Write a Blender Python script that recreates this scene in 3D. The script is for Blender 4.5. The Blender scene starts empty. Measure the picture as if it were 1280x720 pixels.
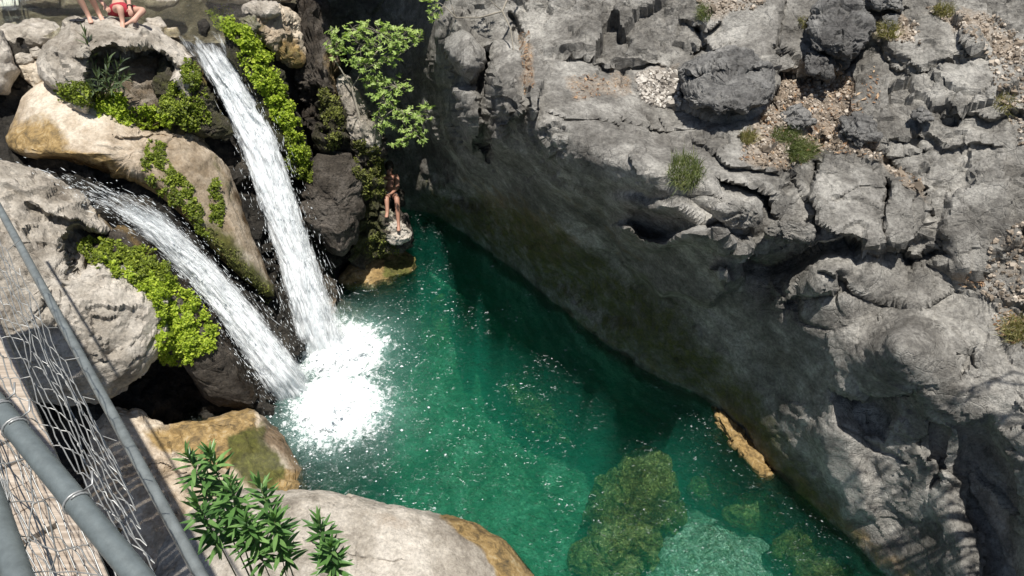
import bpy, bmesh, math, random
import numpy as np
from mathutils import Vector, Matrix
from mathutils.bvhtree import BVHTree

sc = bpy.context.scene
COL = sc.collection
random.seed(7)
RNG = np.random.default_rng(7)

# ------------------------------------------------------------------ camera, sky, sun
H = 9.5
F = 914.0
PITCH = math.radians(40)
cp, sp = math.cos(PITCH), math.sin(PITCH)
CAM = np.array([0.0, 0.0, H])
cam = bpy.data.cameras.new('camera')
cam.sensor_width = 36
cam.lens = 36 * F / 1280
cam.clip_start = 0.05
cam.clip_end = 500
co = bpy.data.objects.new('camera', cam)
COL.objects.link(co)
co.location = (0, 0, H)
co.rotation_euler = (math.pi / 2 - PITCH, 0, 0)
sc.camera = co

SUN = Vector((0.055, -0.165, 0.985)).normalized()
w = bpy.data.worlds.new('World')
sc.world = w
w.use_nodes = True
nt = w.node_tree
sky = nt.nodes.new('ShaderNodeTexSky')
sky.sky_type = 'NISHITA'
sky.sun_disc = False
sky.sun_elevation = math.asin(SUN.z)
sky.sun_rotation = math.atan2(SUN.x, SUN.y)
nt.links.new(sky.outputs[0], nt.nodes['Background'].inputs[0])
nt.nodes['Background'].inputs[1].default_value = 0.065
sl = bpy.data.lights.new('sun', 'SUN')
sl.energy = 5.0
sl.angle = math.radians(0.5)
sl.color = (1.0, 0.965, 0.9)
so = bpy.data.objects.new('sun', sl)
COL.objects.link(so)
so.rotation_euler = SUN.to_track_quat('Z', 'Y').to_euler()
so.location = (0, 0, 30)
sc.view_settings.view_transform = 'Standard'
sc.view_settings.look = 'None'
sc.view_settings.exposure = 0.22
sc.view_settings.gamma = 1
sc.cycles.max_bounces = 8
sc.cycles.diffuse_bounces = 3
sc.cycles.transparent_max_bounces = 24
sc.cycles.volume_bounces = 1
sc.cycles.sample_clamp_indirect = 3
sc.cycles.use_denoising = True

# ------------------------------------------------------------------ numeric helpers
def ray(u, v):
    x = (np.asarray(u, float) - 640) / F
    y = (360 - np.asarray(v, float)) / F
    return np.stack([x, cp + sp * y, -sp + cp * y], -1)

def P(u, v, t):
    return CAM + ray(u, v) * np.asarray(t, float)[..., None]

def tz(v, z):
    """distance at which the sight line through row v meets height z"""
    y = (360 - v) / F
    return (z - H) / (-sp + cp * y)

def V3(a):
    return Vector((float(a[0]), float(a[1]), float(a[2])))

def _hash(ix, iy, iz, k):
    h = (ix * 374761393 + iy * 668265263 + iz * 2147483647 + k * 1274126177) & 0xFFFFFFFF
    h = ((h ^ (h >> 13)) * 1274126177) & 0xFFFFFFFF
    h = (h ^ (h >> 16)) & 0xFFFFFF
    return h / 16777215.0

def vnoise(p, seed=0):
    p = np.asarray(p, float)
    i = np.floor(p).astype(np.int64)
    f = p - i
    f = f * f * f * (f * (f * 6 - 15) + 10)
    r = 0
    for dx in (0, 1):
        wx = f[..., 0] if dx else 1 - f[..., 0]
        for dy in (0, 1):
            wy = f[..., 1] if dy else 1 - f[..., 1]
            for dz in (0, 1):
                wz = f[..., 2] if dz else 1 - f[..., 2]
                r = r + wx * wy * wz * _hash(i[..., 0] + dx, i[..., 1] + dy, i[..., 2] + dz, seed)
    return r * 2 - 1

def fbm(p, octv=4, seed=0, gain=0.5, ridged=False):
    a, s, r = 1.0, 1.0, 0
    for o in range(octv):
        n = vnoise(p * s + 17.3 * o, seed + o)
        if ridged:
            n = 1 - 2 * np.abs(n)
        r = r + a * n
        a *= gain
        s *= 2.03
    return r

def facets(p, seed=0, tilt=1.0):
    """fractured rock: every Voronoi cell has its own height and tilt"""
    i0 = np.floor(p).astype(np.int64)
    best = np.full(p.shape[:-1], 1e9)
    sec = np.full(p.shape[:-1], 1e9)
    val = np.zeros(p.shape[:-1])
    for dx in (-1, 0, 1):
        for dy in (-1, 0, 1):
            for dz in (-1, 0, 1):
                ix, iy, iz = i0[..., 0] + dx, i0[..., 1] + dy, i0[..., 2] + dz
                c = np.stack([ix + _hash(ix, iy, iz, seed + 1), iy + _hash(ix, iy, iz, seed + 2), iz + _hash(ix, iy, iz, seed + 3)], -1)
                d = p - c
                dist = np.abs(d).max(-1) * 0.5 + np.sqrt((d * d).sum(-1)) * 0.6
                h = _hash(ix, iy, iz, seed + 4) - 0.5
                t = (d[..., 0] * (_hash(ix, iy, iz, seed + 5) - 0.5) + d[..., 1] * (_hash(ix, iy, iz, seed + 6) - 0.5) + d[..., 2] * (_hash(ix, iy, iz, seed + 7) - 0.5)) * 2 * tilt
                m = dist < best
                sec = np.where(m, best, np.minimum(sec, dist))
                val = np.where(m, h + t, val)
                best = np.where(m, dist, best)
    edge = np.clip((sec - best) / 0.055, 0, 1)
    return val, edge

def sstep(x, a=0.0, b=1.0):
    t = np.clip((x - a) / (b - a), 0, 1)
    return t * t * (3 - 2 * t)

def polyline_sd(U, Vv, pts):
    """distance, side (>0 below a line drawn left to right), end fade"""
    best = np.full(U.shape, 1e9)
    side = np.zeros(U.shape)
    over = np.zeros(U.shape)
    for (x0, y0), (x1, y1) in zip(pts[:-1], pts[1:]):
        dx, dy = x1 - x0, y1 - y0
        L2 = dx * dx + dy * dy
        s = np.clip(((U - x0) * dx + (Vv - y0) * dy) / L2, 0, 1)
        ex, ey = U - (x0 + s * dx), Vv - (y0 + s * dy)
        d = np.sqrt(ex * ex + ey * ey)
        cr = (dx * (Vv - y0) - dy * (U - x0)) / math.sqrt(L2)
        m = d < best
        best = np.where(m, d, best)
        side = np.where(m, np.sign(cr), side)
        over = np.where(m, d * d - cr * cr, over)
    return best, side, np.exp(-np.clip(over, 0, None) / 150.0)

def in_poly(U, Vv, pts):
    ins = np.zeros(U.shape, bool)
    n = len(pts)
    for k in range(n):
        x0, y0 = pts[k]
        x1, y1 = pts[(k + 1) % n]
        if y0 == y1:
            continue
        c = ((y0 > Vv) != (y1 > Vv)) & (U < (x1 - x0) * (Vv - y0) / (y1 - y0) + x0)
        ins ^= c
    return ins

def poly_mask(U, Vv, pts, soft):
    d, _, _ = polyline_sd(U, Vv, list(pts) + [pts[0]])
    s = np.where(in_poly(U, Vv, pts), d, -d)
    return sstep(s, -soft * 0.5, soft * 0.5)

def crack(U, Vv, pts, wd, d):
    dist, _, _ = polyline_sd(U, Vv, pts)
    return d * np.exp(-(dist / wd) ** 2)

def step(U, Vv, pts, d, fall, wd=3.0):
    dist, side, fade = polyline_sd(U, Vv, pts)
    s = dist * side
    return d * sstep(s, -wd * 0.5, wd * 0.5) * np.exp(-np.clip(s, 0, None) / fall) * fade

class RBF:
    def __init__(self, pts, smooth=0.0):
        self.c = np.array([(p[0] / 100.0, p[1] / 100.0) for p in pts])
        v = np.array([p[2] for p in pts], float)
        n = len(pts)
        A1 = np.column_stack([np.ones(n), self.c])
        if n < 5:
            self.kind = 'aff'
            if n < 3:
                self.a = np.array([v.mean(), 0, 0])
            else:
                self.a = np.linalg.lstsq(A1, v, rcond=None)[0]
            return
        self.kind = 'tps'
        d = self.c[:, None] - self.c[None]
        r = np.sqrt((d * d).sum(-1))
        K = self._k(r) + smooth * np.eye(n)
        M = np.zeros((n + 3, n + 3))
        M[:n, :n] = K
        M[:n, n:] = A1
        M[n:, :n] = A1.T
        s = np.linalg.solve(M, np.concatenate([v, np.zeros(3)]))
        self.w, self.a = s[:n], s[n:]
    @staticmethod
    def _k(r):
        return r * r * np.log(r + 1e-9)
    def __call__(self, U, Vv):
        U = np.asarray(U, float) / 100.0
        Vv = np.asarray(Vv, float) / 100.0
        r = self.a[0] + self.a[1] * U + self.a[2] * Vv
        if self.kind == 'tps':
            for (x, y), wk in zip(self.c, self.w):
                r = r + wk * self._k(np.sqrt((U - x) ** 2 + (Vv - y) ** 2))
        return r

def vnormals(v, q):
    a, b, c, d = v[q[:, 0]], v[q[:, 1]], v[q[:, 2]], v[q[:, 3]]
    n = np.cross(c - a, d - b)
    out = np.zeros_like(v)
    for k in range(4):
        np.add.at(out, q[:, k], n)
    return out / (np.linalg.norm(out, axis=1, keepdims=True) + 1e-12)

# ------------------------------------------------------------------ object helpers
def tag(o, label=None, cat=None, group=None, kind=None):
    if label: o['label'] = label
    if cat: o['category'] = cat
    if group: o['group'] = group
    if kind: o['kind'] = kind
    return o

def empty(name, loc, rot=(0, 0, 0)):
    o = bpy.data.objects.new(name, None)
    o.empty_display_size = 0.2
    o.location = loc
    o.rotation_euler = rot
    COL.objects.link(o)
    return o

def mk(name, verts, faces, mat, parent=None, smooth=True, mask=None, crease=None):
    me = bpy.data.meshes.new(name)
    me.from_pydata([tuple(map(float, p)) for p in verts], [], [tuple(int(i) for i in f) for f in faces])
    if smooth:
        me.polygons.foreach_set('use_smooth', [True] * len(me.polygons))
    if mask is not None:
        at = me.attributes.new('mask', 'FLOAT_COLOR', 'POINT')
        at.data.foreach_set('color', np.asarray(mask, np.float32).ravel())
    me.materials.append(mat)
    me.update()
    if crease:
        me.set_sharp_from_angle(angle=math.radians(crease))
    o = bpy.data.objects.new(name, me)
    COL.objects.link(o)
    if parent:
        o.parent = parent
    return o

def grid_quads(nr, nc, wrap=False):
    i = np.arange(nr - 1)[:, None]
    j = np.arange(nc if wrap else nc - 1)[None]
    j2 = (j + 1) % nc
    return np.stack([i * nc + j, (i + 1) * nc + j, (i + 1) * nc + j2, i * nc + j2], -1).reshape(-1, 4)

class Acc:
    """collects pieces into one mesh"""
    def __init__(self):
        self.v, self.f = [], []
    def add(self, v, f):
        n = len(self.v)
        self.v += [tuple(map(float, p)) for p in v]
        self.f += [tuple(i + n for i in ff) for ff in f]
    def tube(self, pts, rad, k=6, cap=True):
        pts = [Vector(tuple(map(float, p))) for p in pts]
        if not hasattr(rad, '__len__'):
            rad = [rad] * len(pts)
        vs = []
        up = Vector((0.31, 0.17, 0.93)).normalized()
        for i, p in enumerate(pts):
            a = pts[max(i - 1, 0)]
            b = pts[min(i + 1, len(pts) - 1)]
            t = (b - a).normalized()
            x = t.cross(up)
            if x.length < 1e-3:
                x = t.cross(Vector((1, 0, 0)))
            x.normalize()
            y = t.cross(x)
            for j in range(k):
                an = 2 * math.pi * j / k
                vs.append(p + (x * math.cos(an) + y * math.sin(an)) * rad[i])
        fs = []
        for i in range(len(pts) - 1):
            for j in range(k):
                fs.append((i * k + j, i * k + (j + 1) % k, (i + 1) * k + (j + 1) % k, (i + 1) * k + j))
        if cap:
            fs.append(tuple(range(k - 1, -1, -1)))
            fs.append(tuple((len(pts) - 1) * k + j for j in range(k)))
        self.add(vs, fs)
    def build(self, name, mat, parent=None, smooth=True):
        return mk(name, self.v, self.f, mat, parent, smooth)

# ------------------------------------------------------------------ materials
class NT:
    def __init__(self, name):
        self.m = bpy.data.materials.new(name)
        self.m.use_nodes = True
        self.t = self.m.node_tree
        self.n = self.t.nodes
        self.bsdf = self.n['Principled BSDF']
        self.out = self.n['Material Output']
    def new(self, typ, **kw):
        n = self.n.new(typ)
        for k, v in kw.items():
            setattr(n, k, v)
        return n
    def link(self, a, b):
        self.t.links.new(a, b)
    def coord(self, scale=(1, 1, 1)):
        g = self.new('ShaderNodeNewGeometry')
        m = self.new('ShaderNodeMapping')
        m.inputs['Scale'].default_value = scale
        self.link(g.outputs['Position'], m.inputs[0])
        return m.outputs[0]
    def noise(self, vec, scale, detail=6, rough=0.6, dist=0.0):
        n = self.new('ShaderNodeTexNoise')
        n.inputs['Scale'].default_value = scale
        n.inputs['Detail'].default_value = detail
        n.inputs['Roughness'].default_value = rough
        n.inputs['Distortion'].default_value = dist
        self.link(vec, n.inputs['Vector'])
        return n.outputs['Fac']
    def ramp(self, fac, stops):
        r = self.new('ShaderNodeValToRGB')
        e = r.color_ramp.elements
        while len(e) < len(stops):
            e.new(0.5)
        for k, (p, c) in enumerate(stops):
            e[k].position = p
            e[k].color = (*c, 1) if len(c) == 3 else c
        self.link(fac, r.inputs[0])
        return r.outputs[0]
    def mr(self, val, a, b, c=0.0, d=1.0):
        m = self.new('ShaderNodeMapRange')
        m.inputs[1].default_value = a
        m.inputs[2].default_value = b
        m.inputs[3].default_value = c
        m.inputs[4].default_value = d
        self.link(val, m.inputs[0])
        return m.outputs[0]
    def math(self, op, a, b=None):
        m = self.new('ShaderNodeMath', operation=op)
        for k, x in enumerate((a, b)):
            if x is None: continue
            if isinstance(x, (int, float)): m.inputs[k].default_value = x
            else: self.link(x, m.inputs[k])
        return m.outputs[0]
    def mix(self, fac, a, b, mode='MIX'):
        m = self.new('ShaderNodeMix', data_type='RGBA', blend_type=mode)
        for i, x in ((0, fac), (6, a), (7, b)):
            if isinstance(x, (int, float)): m.inputs[i].default_value = x
            elif isinstance(x, tuple): m.inputs[i].default_value = (*x, 1)
            else: self.link(x, m.inputs[i])
        return m.outputs[2]
    def bump(self, h, strength, dist, normal=None):
        b = self.new('ShaderNodeBump')
        b.inputs['Strength'].default_value = strength
        b.inputs['Distance'].default_value = dist
        self.link(h, b.inputs['Height'])
        if normal: self.link(normal, b.inputs['Normal'])
        return b.outputs[0]

def rock_mat(name, dark, mid, light, fissure=0.5, bump=1.0, speck=0.5, streak=0.0, grain=0.85):
    k = NT(name)
    c = k.coord()
    big = k.noise(c, 0.55, 5, 0.62, 0.6)
    med = k.noise(c, 3.2, 8, 0.68, 0.4)
    fine = k.noise(c, 22, 6, 0.7)
    s = k.math('ADD', k.math('MULTIPLY', big, 0.55), k.math('MULTIPLY', med, 0.45))
    col = k.ramp(s, [(0.40, dark), (0.5, mid), (0.60, light)])
    fcol = k.ramp(fine, [(0.32, (0.40, 0.40, 0.40)), (0.5, (1, 1, 1)), (0.68, (1.5, 1.5, 1.47))])
    col = k.mix(grain, col, fcol, 'MULTIPLY')
    # dark lichen / mineral blotches and pale scratches
    lic = k.noise(c, 7.5, 9, 0.78, 0.8)
    col = k.mix(k.mr(lic, 0.55, 0.66, 0, speck), col, tuple(x * 0.45 for x in dark))
    pale = k.noise(k.coord((1, 1, 2.5)), 13, 8, 0.8, 0.3)
    col = k.mix(k.mr(pale, 0.62, 0.72, 0, 0.5 * speck + 0.2), col, tuple(min(1, x * 1.5) for x in light))
    if streak:
        st = k.noise(k.coord((5, 5, 0.35)), 1.4, 6, 0.65, 0.2)
        col = k.mix(k.mr(st, 0.52, 0.66, 0, streak), col, tuple(x * 0.6 for x in dark))
    # masks: R soil, G ochre algae, B wet dark and painted shade, A green slime
    at = k.new('ShaderNodeAttribute', attribute_name='mask')
    sep = k.new('ShaderNodeSeparateColor')
    k.link(at.outputs['Color'], sep.inputs[0])
    def brk(chan, sc_, lo=0.35):
        n = k.noise(c, sc_, 7, 0.7, 0.3)
        a = k.math('ADD', chan, k.math('MULTIPLY', k.math('SUBTRACT', n, 0.5), 1.1))
        return k.math('MULTIPLY', k.mr(a, lo, lo + 0.45, 0, 0.92), k.mr(chan, 0.0, 0.2))
    soil = k.ramp(k.noise(c, 30, 7, 0.8), [(0.36, (0.10, 0.07, 0.045)), (0.48, (0.36, 0.27, 0.19)), (0.58, (0.52, 0.42, 0.32)), (0.7, (0.7, 0.64, 0.56))])
    col = k.mix(brk(sep.outputs[0], 5), col, soil)
    och = k.ramp(k.noise(c, 6, 8, 0.75, 0.5), [(0.34, (0.06, 0.042, 0.018)), (0.45, (0.20, 0.13, 0.045)), (0.55, (0.36, 0.235, 0.085)), (0.66, (0.46, 0.36, 0.21))])
    col = k.mix(brk(sep.outputs[1], 3.5), col, och)
    grn = k.ramp(k.noise(c, 9, 8, 0.75, 0.5), [(0.35, (0.03, 0.035, 0.01)), (0.55, (0.09, 0.095, 0.02)), (0.7, (0.16, 0.17, 0.04))])
    col = k.mix(brk(at.outputs['Alpha'], 4.5), col, grn)
    wet_shade = brk(sep.outputs[2], 2.5)
    col = k.mix(wet_shade, col, k.mix(1.0, col, (0.27, 0.215, 0.15), 'MULTIPLY'))
    k.link(col, k.bsdf.inputs['Base Color'])
    k.link(k.mr(wet_shade, 0, 1, 0.9, 0.28), k.bsdf.inputs['Roughness'])
    k.bsdf.inputs['Specular IOR Level'].default_value = 0.35
    vor = k.new('ShaderNodeTexVoronoi', feature='DISTANCE_TO_EDGE')
    vor.inputs['Scale'].default_value = 3.3
    wv = k.new('ShaderNodeMix', data_type='RGBA', blend_type='ADD')
    wv.inputs[0].default_value = 0.25
    k.link(c, wv.inputs[6])
    nn = k.new('ShaderNodeTexNoise')
    nn.inputs['Scale'].default_value = 2.5
    nn.inputs['Detail'].default_value = 5
    k.link(c, nn.inputs['Vector'])
    k.link(nn.outputs['Color'], wv.inputs[7])
    k.link(wv.outputs[2], vor.inputs['Vector'])
    fis = k.mr(vor.outputs['Distance'], 0.0, 0.035)
    hgt = k.math('ADD', k.math('MULTIPLY', k.noise(c, 9, 9, 0.72, 0.3), 1.0), k.math('MULTIPLY', k.noise(c, 45, 5, 0.7), 0.3))
    hgt = k.math('ADD', hgt, k.math('MULTIPLY', fis, 0.18 * fissure))
    k.link(k.bump(hgt, 1.0 * bump, 0.07), k.bsdf.inputs['Normal'])
    return k.m

def plain(name, col, rough=0.6, metal=0.0, vary=0.15, scale=20, bump=0.0, spec=0.5):
    k = NT(name)
    c = k.coord()
    n = k.noise(c, scale, 5, 0.65)
    k.link(k.ramp(n, [(0.3, tuple(x * (1 - vary) for x in col)), (0.7, tuple(min(1, x * (1 + vary)) for x in col))]), k.bsdf.inputs['Base Color'])
    k.bsdf.inputs['Roughness'].default_value = rough
    k.bsdf.inputs['Metallic'].default_value = metal
    k.bsdf.inputs['Specular IOR Level'].default_value = spec
    if bump:
        k.link(k.bump(n, bump, 0.01), k.bsdf.inputs['Normal'])
    return k.m

def leaf_mat(name, stops, scale=3.0, trans=0.35, rough=0.5):
    k = NT(name)
    c = k.coord()
    oi = k.new('ShaderNodeObjectInfo')
    gi = k.new('ShaderNodeNewGeometry')
    n = k.math('ADD', k.math('MULTIPLY', k.noise(c, scale, 3, 0.6), 0.6), k.math('MULTIPLY', k.math('FRACT', k.math('ADD', oi.outputs['Random'], gi.outputs['Random Per Island'])), 0.4))
    col = k.ramp(n, stops)
    k.link(col, k.bsdf.inputs['Base Color'])
    k.bsdf.inputs['Roughness'].default_value = rough
    tr = k.new('ShaderNodeBsdfTranslucent')
    k.link(k.mix(1.0, col, (1.15, 1.3, 0.5), 'MULTIPLY'), tr.inputs[0])
    mx = k.new('ShaderNodeMixShader')
    mx.inputs[0].default_value = trans
    k.link(k.bsdf.outputs[0], mx.inputs[1])
    k.link(tr.outputs[0], mx.inputs[2])
    k.link(mx.outputs[0], k.out.inputs[0])
    return k.m

M_CLIFF = rock_mat('grey_limestone', (0.12, 0.111, 0.098), (0.25, 0.236, 0.212), (0.47, 0.447, 0.405), 0.8, 1.0, 0.45, 0.2, 0.7)
M_BLOCK = rock_mat('dark_grey_limestone', (0.105, 0.10, 0.095), (0.20, 0.194, 0.184), (0.36, 0.347, 0.325), 0.8, 1.0, 0.45, 0, 0.7)
M_TAN = rock_mat('water_worn_tan_rock', (0.27, 0.205, 0.135), (0.46, 0.375, 0.28), (0.66, 0.58, 0.47), 0.25, 0.6, 0.15, 0.1, 0.45)
M_PALE = rock_mat('pale_river_rock', (0.21, 0.18, 0.145), (0.41, 0.365, 0.305), (0.62, 0.565, 0.49), 0.35, 0.8, 0.3, 0.12, 0.5)
M_WET = rock_mat('wet_dark_rock', (0.02, 0.018, 0.015), (0.045, 0.04, 0.033), (0.10, 0.085, 0.066), 0.5, 1.3, 0.5)
M_BROWN = rock_mat('brown_porous_rock', (0.045, 0.036, 0.028), (0.10, 0.083, 0.066), (0.19, 0.165, 0.14), 0.6, 1.6, 0.6)
M_BED = rock_mat('submerged_rock', (0.20, 0.19, 0.05), (0.48, 0.47, 0.14), (0.82, 0.78, 0.34), 0.7, 1.6, 0.6)

# ------------------------------------------------------------------ rocks
ROCKS = []   # objects that things can stand on

FINE = 0.6
def add_noise(pos, nrm, amp, scale, seed, fac=0.5, wgt=1.0):
    n = fbm(pos * scale, 5, seed, 0.5)
    r = fbm(pos * scale * 1.7 + 5, 4, seed + 9, 0.55, ridged=True)
    q = pos + 0.25 / scale * np.stack([fbm(pos * scale * 1.5 + 3.1 * k, 3, seed + 20 + k) for k in range(3)], -1)
    fv, fe = facets(q * scale * np.array([1.2, 1.2, 1.6]), seed + 30)
    fv2, fe2 = facets(q * scale * 3.1 + 4, seed + 50)
    q3 = pos * np.array([1.0, 1.0, 1.9]) + 0.05 * np.stack([fbm(pos * 5 + 3.1 * k, 2, seed + 60 + k) for k in range(3)], -1)
    fv3, fe3 = facets(q3 * 5.2, seed + 80)
    str_ = fbm(pos * np.array([2.2, 2.2, 7.0]) + 0.6 * n[:, None], 4, seed + 90, 0.6, ridged=True)
    d = amp * ((0.55 - 0.3 * min(fac, 1)) * n + 0.12 * r + fac * (1.1 * fv + 0.5 * fv2 - 0.22 * (1 - fe) - 0.10 * (1 - fe2)))
    d = d + FINE * fac * (0.045 * fv3 - 0.014 * (1 - fe3) + 0.016 * str_)
    return pos + nrm * (d * wgt)[:, None]

def masks(U, Vv, spec):
    m = np.zeros((len(U), 4))
    wu = U + 7 * fbm(np.stack([U / 25, Vv / 25, U * 0], -1), 3, 91)
    wv = Vv + 7 * fbm(np.stack([U / 25, Vv / 25, U * 0 + 9], -1), 3, 92)
    for ch, pts, soft, val in spec:
        i = {'soil': 0, 'ochre': 1, 'wet': 2, 'green': 3}[ch]
        if pts is None:
            v = np.full(len(U), val)
        elif len(pts) > 0 and pts[0] == 'line':
            d, _, _ = polyline_sd(wu, wv, pts[1:])
            v = val * (1 - sstep(d, 0, soft))
        else:
            v = val * poly_mask(wu, wv, pts, soft)
        m[:, i] = np.maximum(m[:, i], v)
    return m

def rock(name, outline, ctrl, B, mat, Bk=None, n=2.3, amp=0.08, scale=1.6, seed=0, fac=0.5, feats=(), mspec=(), nt_=150, nf=48, center=None, label=None, cat=None, group=None, parent=None, wobble=4, kind=None):
    """closed body whose outline, seen from the bridge, passes through the given points; it bulges B metres
    towards the bridge and Bk metres away from it"""
    if Bk is None: Bk = B
    out = np.array(outline, float)
    c = np.array(center, float) if center is not None else out.mean(0)
    th = np.linspace(0, 2 * np.pi, nt_, endpoint=False)
    rr = np.zeros(nt_)
    for i, a in enumerate(th):
        dx, dy = math.cos(a), math.sin(a)
        best = 0
        for k in range(len(out)):
            x0, y0 = out[k] - c
            x1, y1 = out[(k + 1) % len(out)] - c
            ex, ey = x1 - x0, y1 - y0
            den = dx * ey - dy * ex
            if abs(den) < 1e-9: continue
            t = (x0 * ey - y0 * ex) / den
            s = (x0 * dy - y0 * dx) / den
            if t > 0 and -1e-6 <= s <= 1 + 1e-6: best = max(best, t)
        rr[i] = best
    for _ in range(max(1, nt_ // 70)):
        rr = 0.25 * np.roll(rr, 1) + 0.5 * rr + 0.25 * np.roll(rr, -1)
    rr = rr + wobble * fbm(np.stack([np.cos(th) * 3, np.sin(th) * 3, th * 0 + seed], -1), 4, seed) * np.minimum(rr.mean() / 60, 1)
    nb = max(8, nf // 3)
    ph = np.concatenate([np.linspace(np.pi / 2, 0, nf)[:-1], -np.linspace(0, np.pi / 2, nb)])
    cs = np.clip(np.cos(ph), 0, 1) ** (2 / n)
    sn = np.sign(np.sin(ph)) * np.abs(np.sin(ph)) ** (2 / n)
    cs[0] = cs[-1] = 0.004
    U = c[0] + cs[:, None] * (rr * np.cos(th))[None]
    Vv = c[1] + cs[:, None] * (rr * np.sin(th))[None]
    t0 = RBF(ctrl)(U, Vv)
    dep = np.where(sn > 0, B * sn, Bk * sn)[:, None]
    T = t0 - dep
    Uw = U + 3 * fbm(np.stack([U / 14, Vv / 14, U * 0 + seed], -1), 3, seed + 70)
    Vw = Vv + 3 * fbm(np.stack([U / 14, Vv / 14, U * 0 + seed + 5], -1), 3, seed + 71)
    front = (sn > 0)[:, None] * sstep(sn, 0, 0.25)[:, None]
    for f in feats:
        T = T + front * f(Uw, Vw)
    pos = P(U, Vv, T).reshape(-1, 3)
    q = grid_quads(len(ph), nt_, wrap=True)
    nr = vnormals(pos, q)
    cen = pos.mean(0)
    if ((pos - cen) * nr).sum() < 0:
        q = q[:, ::-1]
        nr = -nr
    pos = add_noise(pos, nr, amp, scale, seed, fac)
    mk_ = masks(U.ravel(), Vv.ravel(), mspec)
    fc = [tuple(x) for x in q]
    fc.append(tuple(range(nt_)) if False else tuple(range(nt_))[::-1])
    fc.append(tuple((len(ph) - 1) * nt_ + k for k in range(nt_)))
    o = mk(name, pos, fc, mat, parent, True, mk_, 38 if fac < .4 else 26)
    if label: tag(o, label, cat, group)
    if kind: tag(o, kind=kind)
    ROCKS.append(o)
    return o

def relief(name, u0, u1, v0, v1, st, tf, mat, keep=None, feats=(), amp=0.1, scale=1.2, seed=0, fac=0.5, wfun=None, mspec=(), kind='structure', fine=None):
    us = np.arange(u0, u1 + st, st)
    vs = np.arange(v0, v1 + st, st)
    V0, U0 = np.meshgrid(vs, us, indexing='ij')
    T = tf(U0, V0)
    Uw = U0 + 6 * fbm(np.stack([U0 / 34, V0 / 34, U0 * 0 + seed], -1), 3, seed + 70, 0.42)
    Vw = V0 + 6 * fbm(np.stack([U0 / 34, V0 / 34, U0 * 0 + 5 + seed], -1), 3, seed + 71, 0.42)
    for f in feats:
        T = T + f(Uw, Vw)
    pos = P(U0, V0, T).reshape(-1, 3)
    q = grid_quads(len(vs), len(us))
    nr = vnormals(pos, q)
    # normals must face the canyon (towards the bridge)
    if ((CAM - pos) * nr).sum() < 0:
        q = q[:, ::-1]
        nr = -nr
    wgt = wfun(U0, V0).ravel() if wfun else 1.0
    pos = add_noise(pos, nr, amp, scale, seed, fac, wgt)
    if keep is not None:
        kp = keep(U0, V0).ravel()
        q = q[kp[q].all(1)]
        used = np.zeros(len(pos), bool)
        used[q.ravel()] = True
        idx = np.cumsum(used) - 1
        q = idx[q]
        m = masks(U0.ravel()[used], V0.ravel()[used], mspec)
        pos = pos[used]
    else:
        m = masks(U0.ravel(), V0.ravel(), mspec)
    o = mk(name, pos, q, mat, None, True, m, 24)
    tag(o, kind=kind)
    ROCKS.append(o)
    return o

# ------------------------------------------------------------------ the right-hand cliff
def lip(Su, Sv, v, push=0.0):
    """a point of the overhanging lip whose plumb line meets the water at picture point (Su, Sv)"""
    p = P(Su, Sv, tz(Sv, 0.0))
    y = (360 - v) / F
    Y = p[1]
    ax, by = SUN.x / SUN.z, SUN.y / SUN.z
    q = (Y + by * H) * (sp - y * cp) / ((cp + y * sp) + by * (sp - y * cp))
    h = H - q
    t = (Y + by * h) * cp + q * sp
    return (640 + F * (p[0] + ax * h) / t, v, float(t) - push)

WL = [(430, 262), (500, 262), (540, 268), (590, 300), (640, 335), (700, 385), (760, 432), (820, 470), (890, 505), (940, 560), (990, 610), (1040, 655), (1090, 700), (1140, 745), (1210, 800)]
cc = [(u, v, float(tz(v, 0))) for u, v in WL]
cc += [(u - 45, v + 55, float(tz(v + 55, -2.6))) for u, v in WL[2:]]
LIPS = [(600, 385, 150), (660, 430, 178), (740, 468, 198), (820, 508, 258), (910, 547, 345), (985, 602, 425)]
for s in LIPS:
    cc.append(lip(*s))
cc += [(1040, 578, 10.3), (1020, 520, 10.15), (1040, 540, 10.0), (1100, 600, 9.85), (1130, 660, 9.9), (1100, 520, 9.5), (1060, 620, 10.35)]
cc += [(565, 220, 14.4), (655, 250, 12.9), (700, 290, 12.6), (780, 325, 12.3), (870, 405, 11.5), (955, 470, 10.9), (610, 225, 13.6)]
cc += [(560, 60, 12.6), (640, 50, 12.0), (640, 0, 12.3), (530, 60, 14.0), (505, 0, 14.6), (450, 0, 15.0), (450, 100, 15.6), (400, 50, 15.0), (380, 150, 15.5), (480, 180, 16.2), (525, 200, 15.9), (545, 130, 14.0),
       (400, 230, 16.3), (760, 110, 10.75), (700, 60, 11.4), (820, 170, 10.2), (900, 100, 10.5), (900, 0, 11.2), (780, 0, 11.7), (1000, 200, 9.75), (1100, 250, 9.4), (1100, 100, 10.2), (1100, 0, 10.8), (1280, 250, 9.1),
       (1280, 100, 9.6), (1280, 0, 10.2), (1280, 500, 8.4), (1180, 400, 9.05), (1100, 400, 9.3), (1000, 330, 9.6), (1180, 560, 9.05), (1280, 720, 8.1), (1200, 720, 8.9), (1420, 0, 9.6), (1420, 400, 7.9), (1420, 800, 7.0), (1300, 800, 7.8),
       (380, -150, 12.0), (450, -150, 11.6), (560, -150, 11.8), (800, -150, 12.1), (1100, -150, 11.4), (1420, -150, 10.2), (640, -80, 12.2)]
CL = RBF(cc, 0.004)

def cliff_keep(U, Vv):
    d, s, _ = polyline_sd(U, Vv, [(300, 300)] + [(u - 42, v + 50) for u, v in WL[1:]])
    k = (s < 0)
    return k & ~((U < 385) & (Vv > -20) & (U + 0 * Vv < 372))

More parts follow.
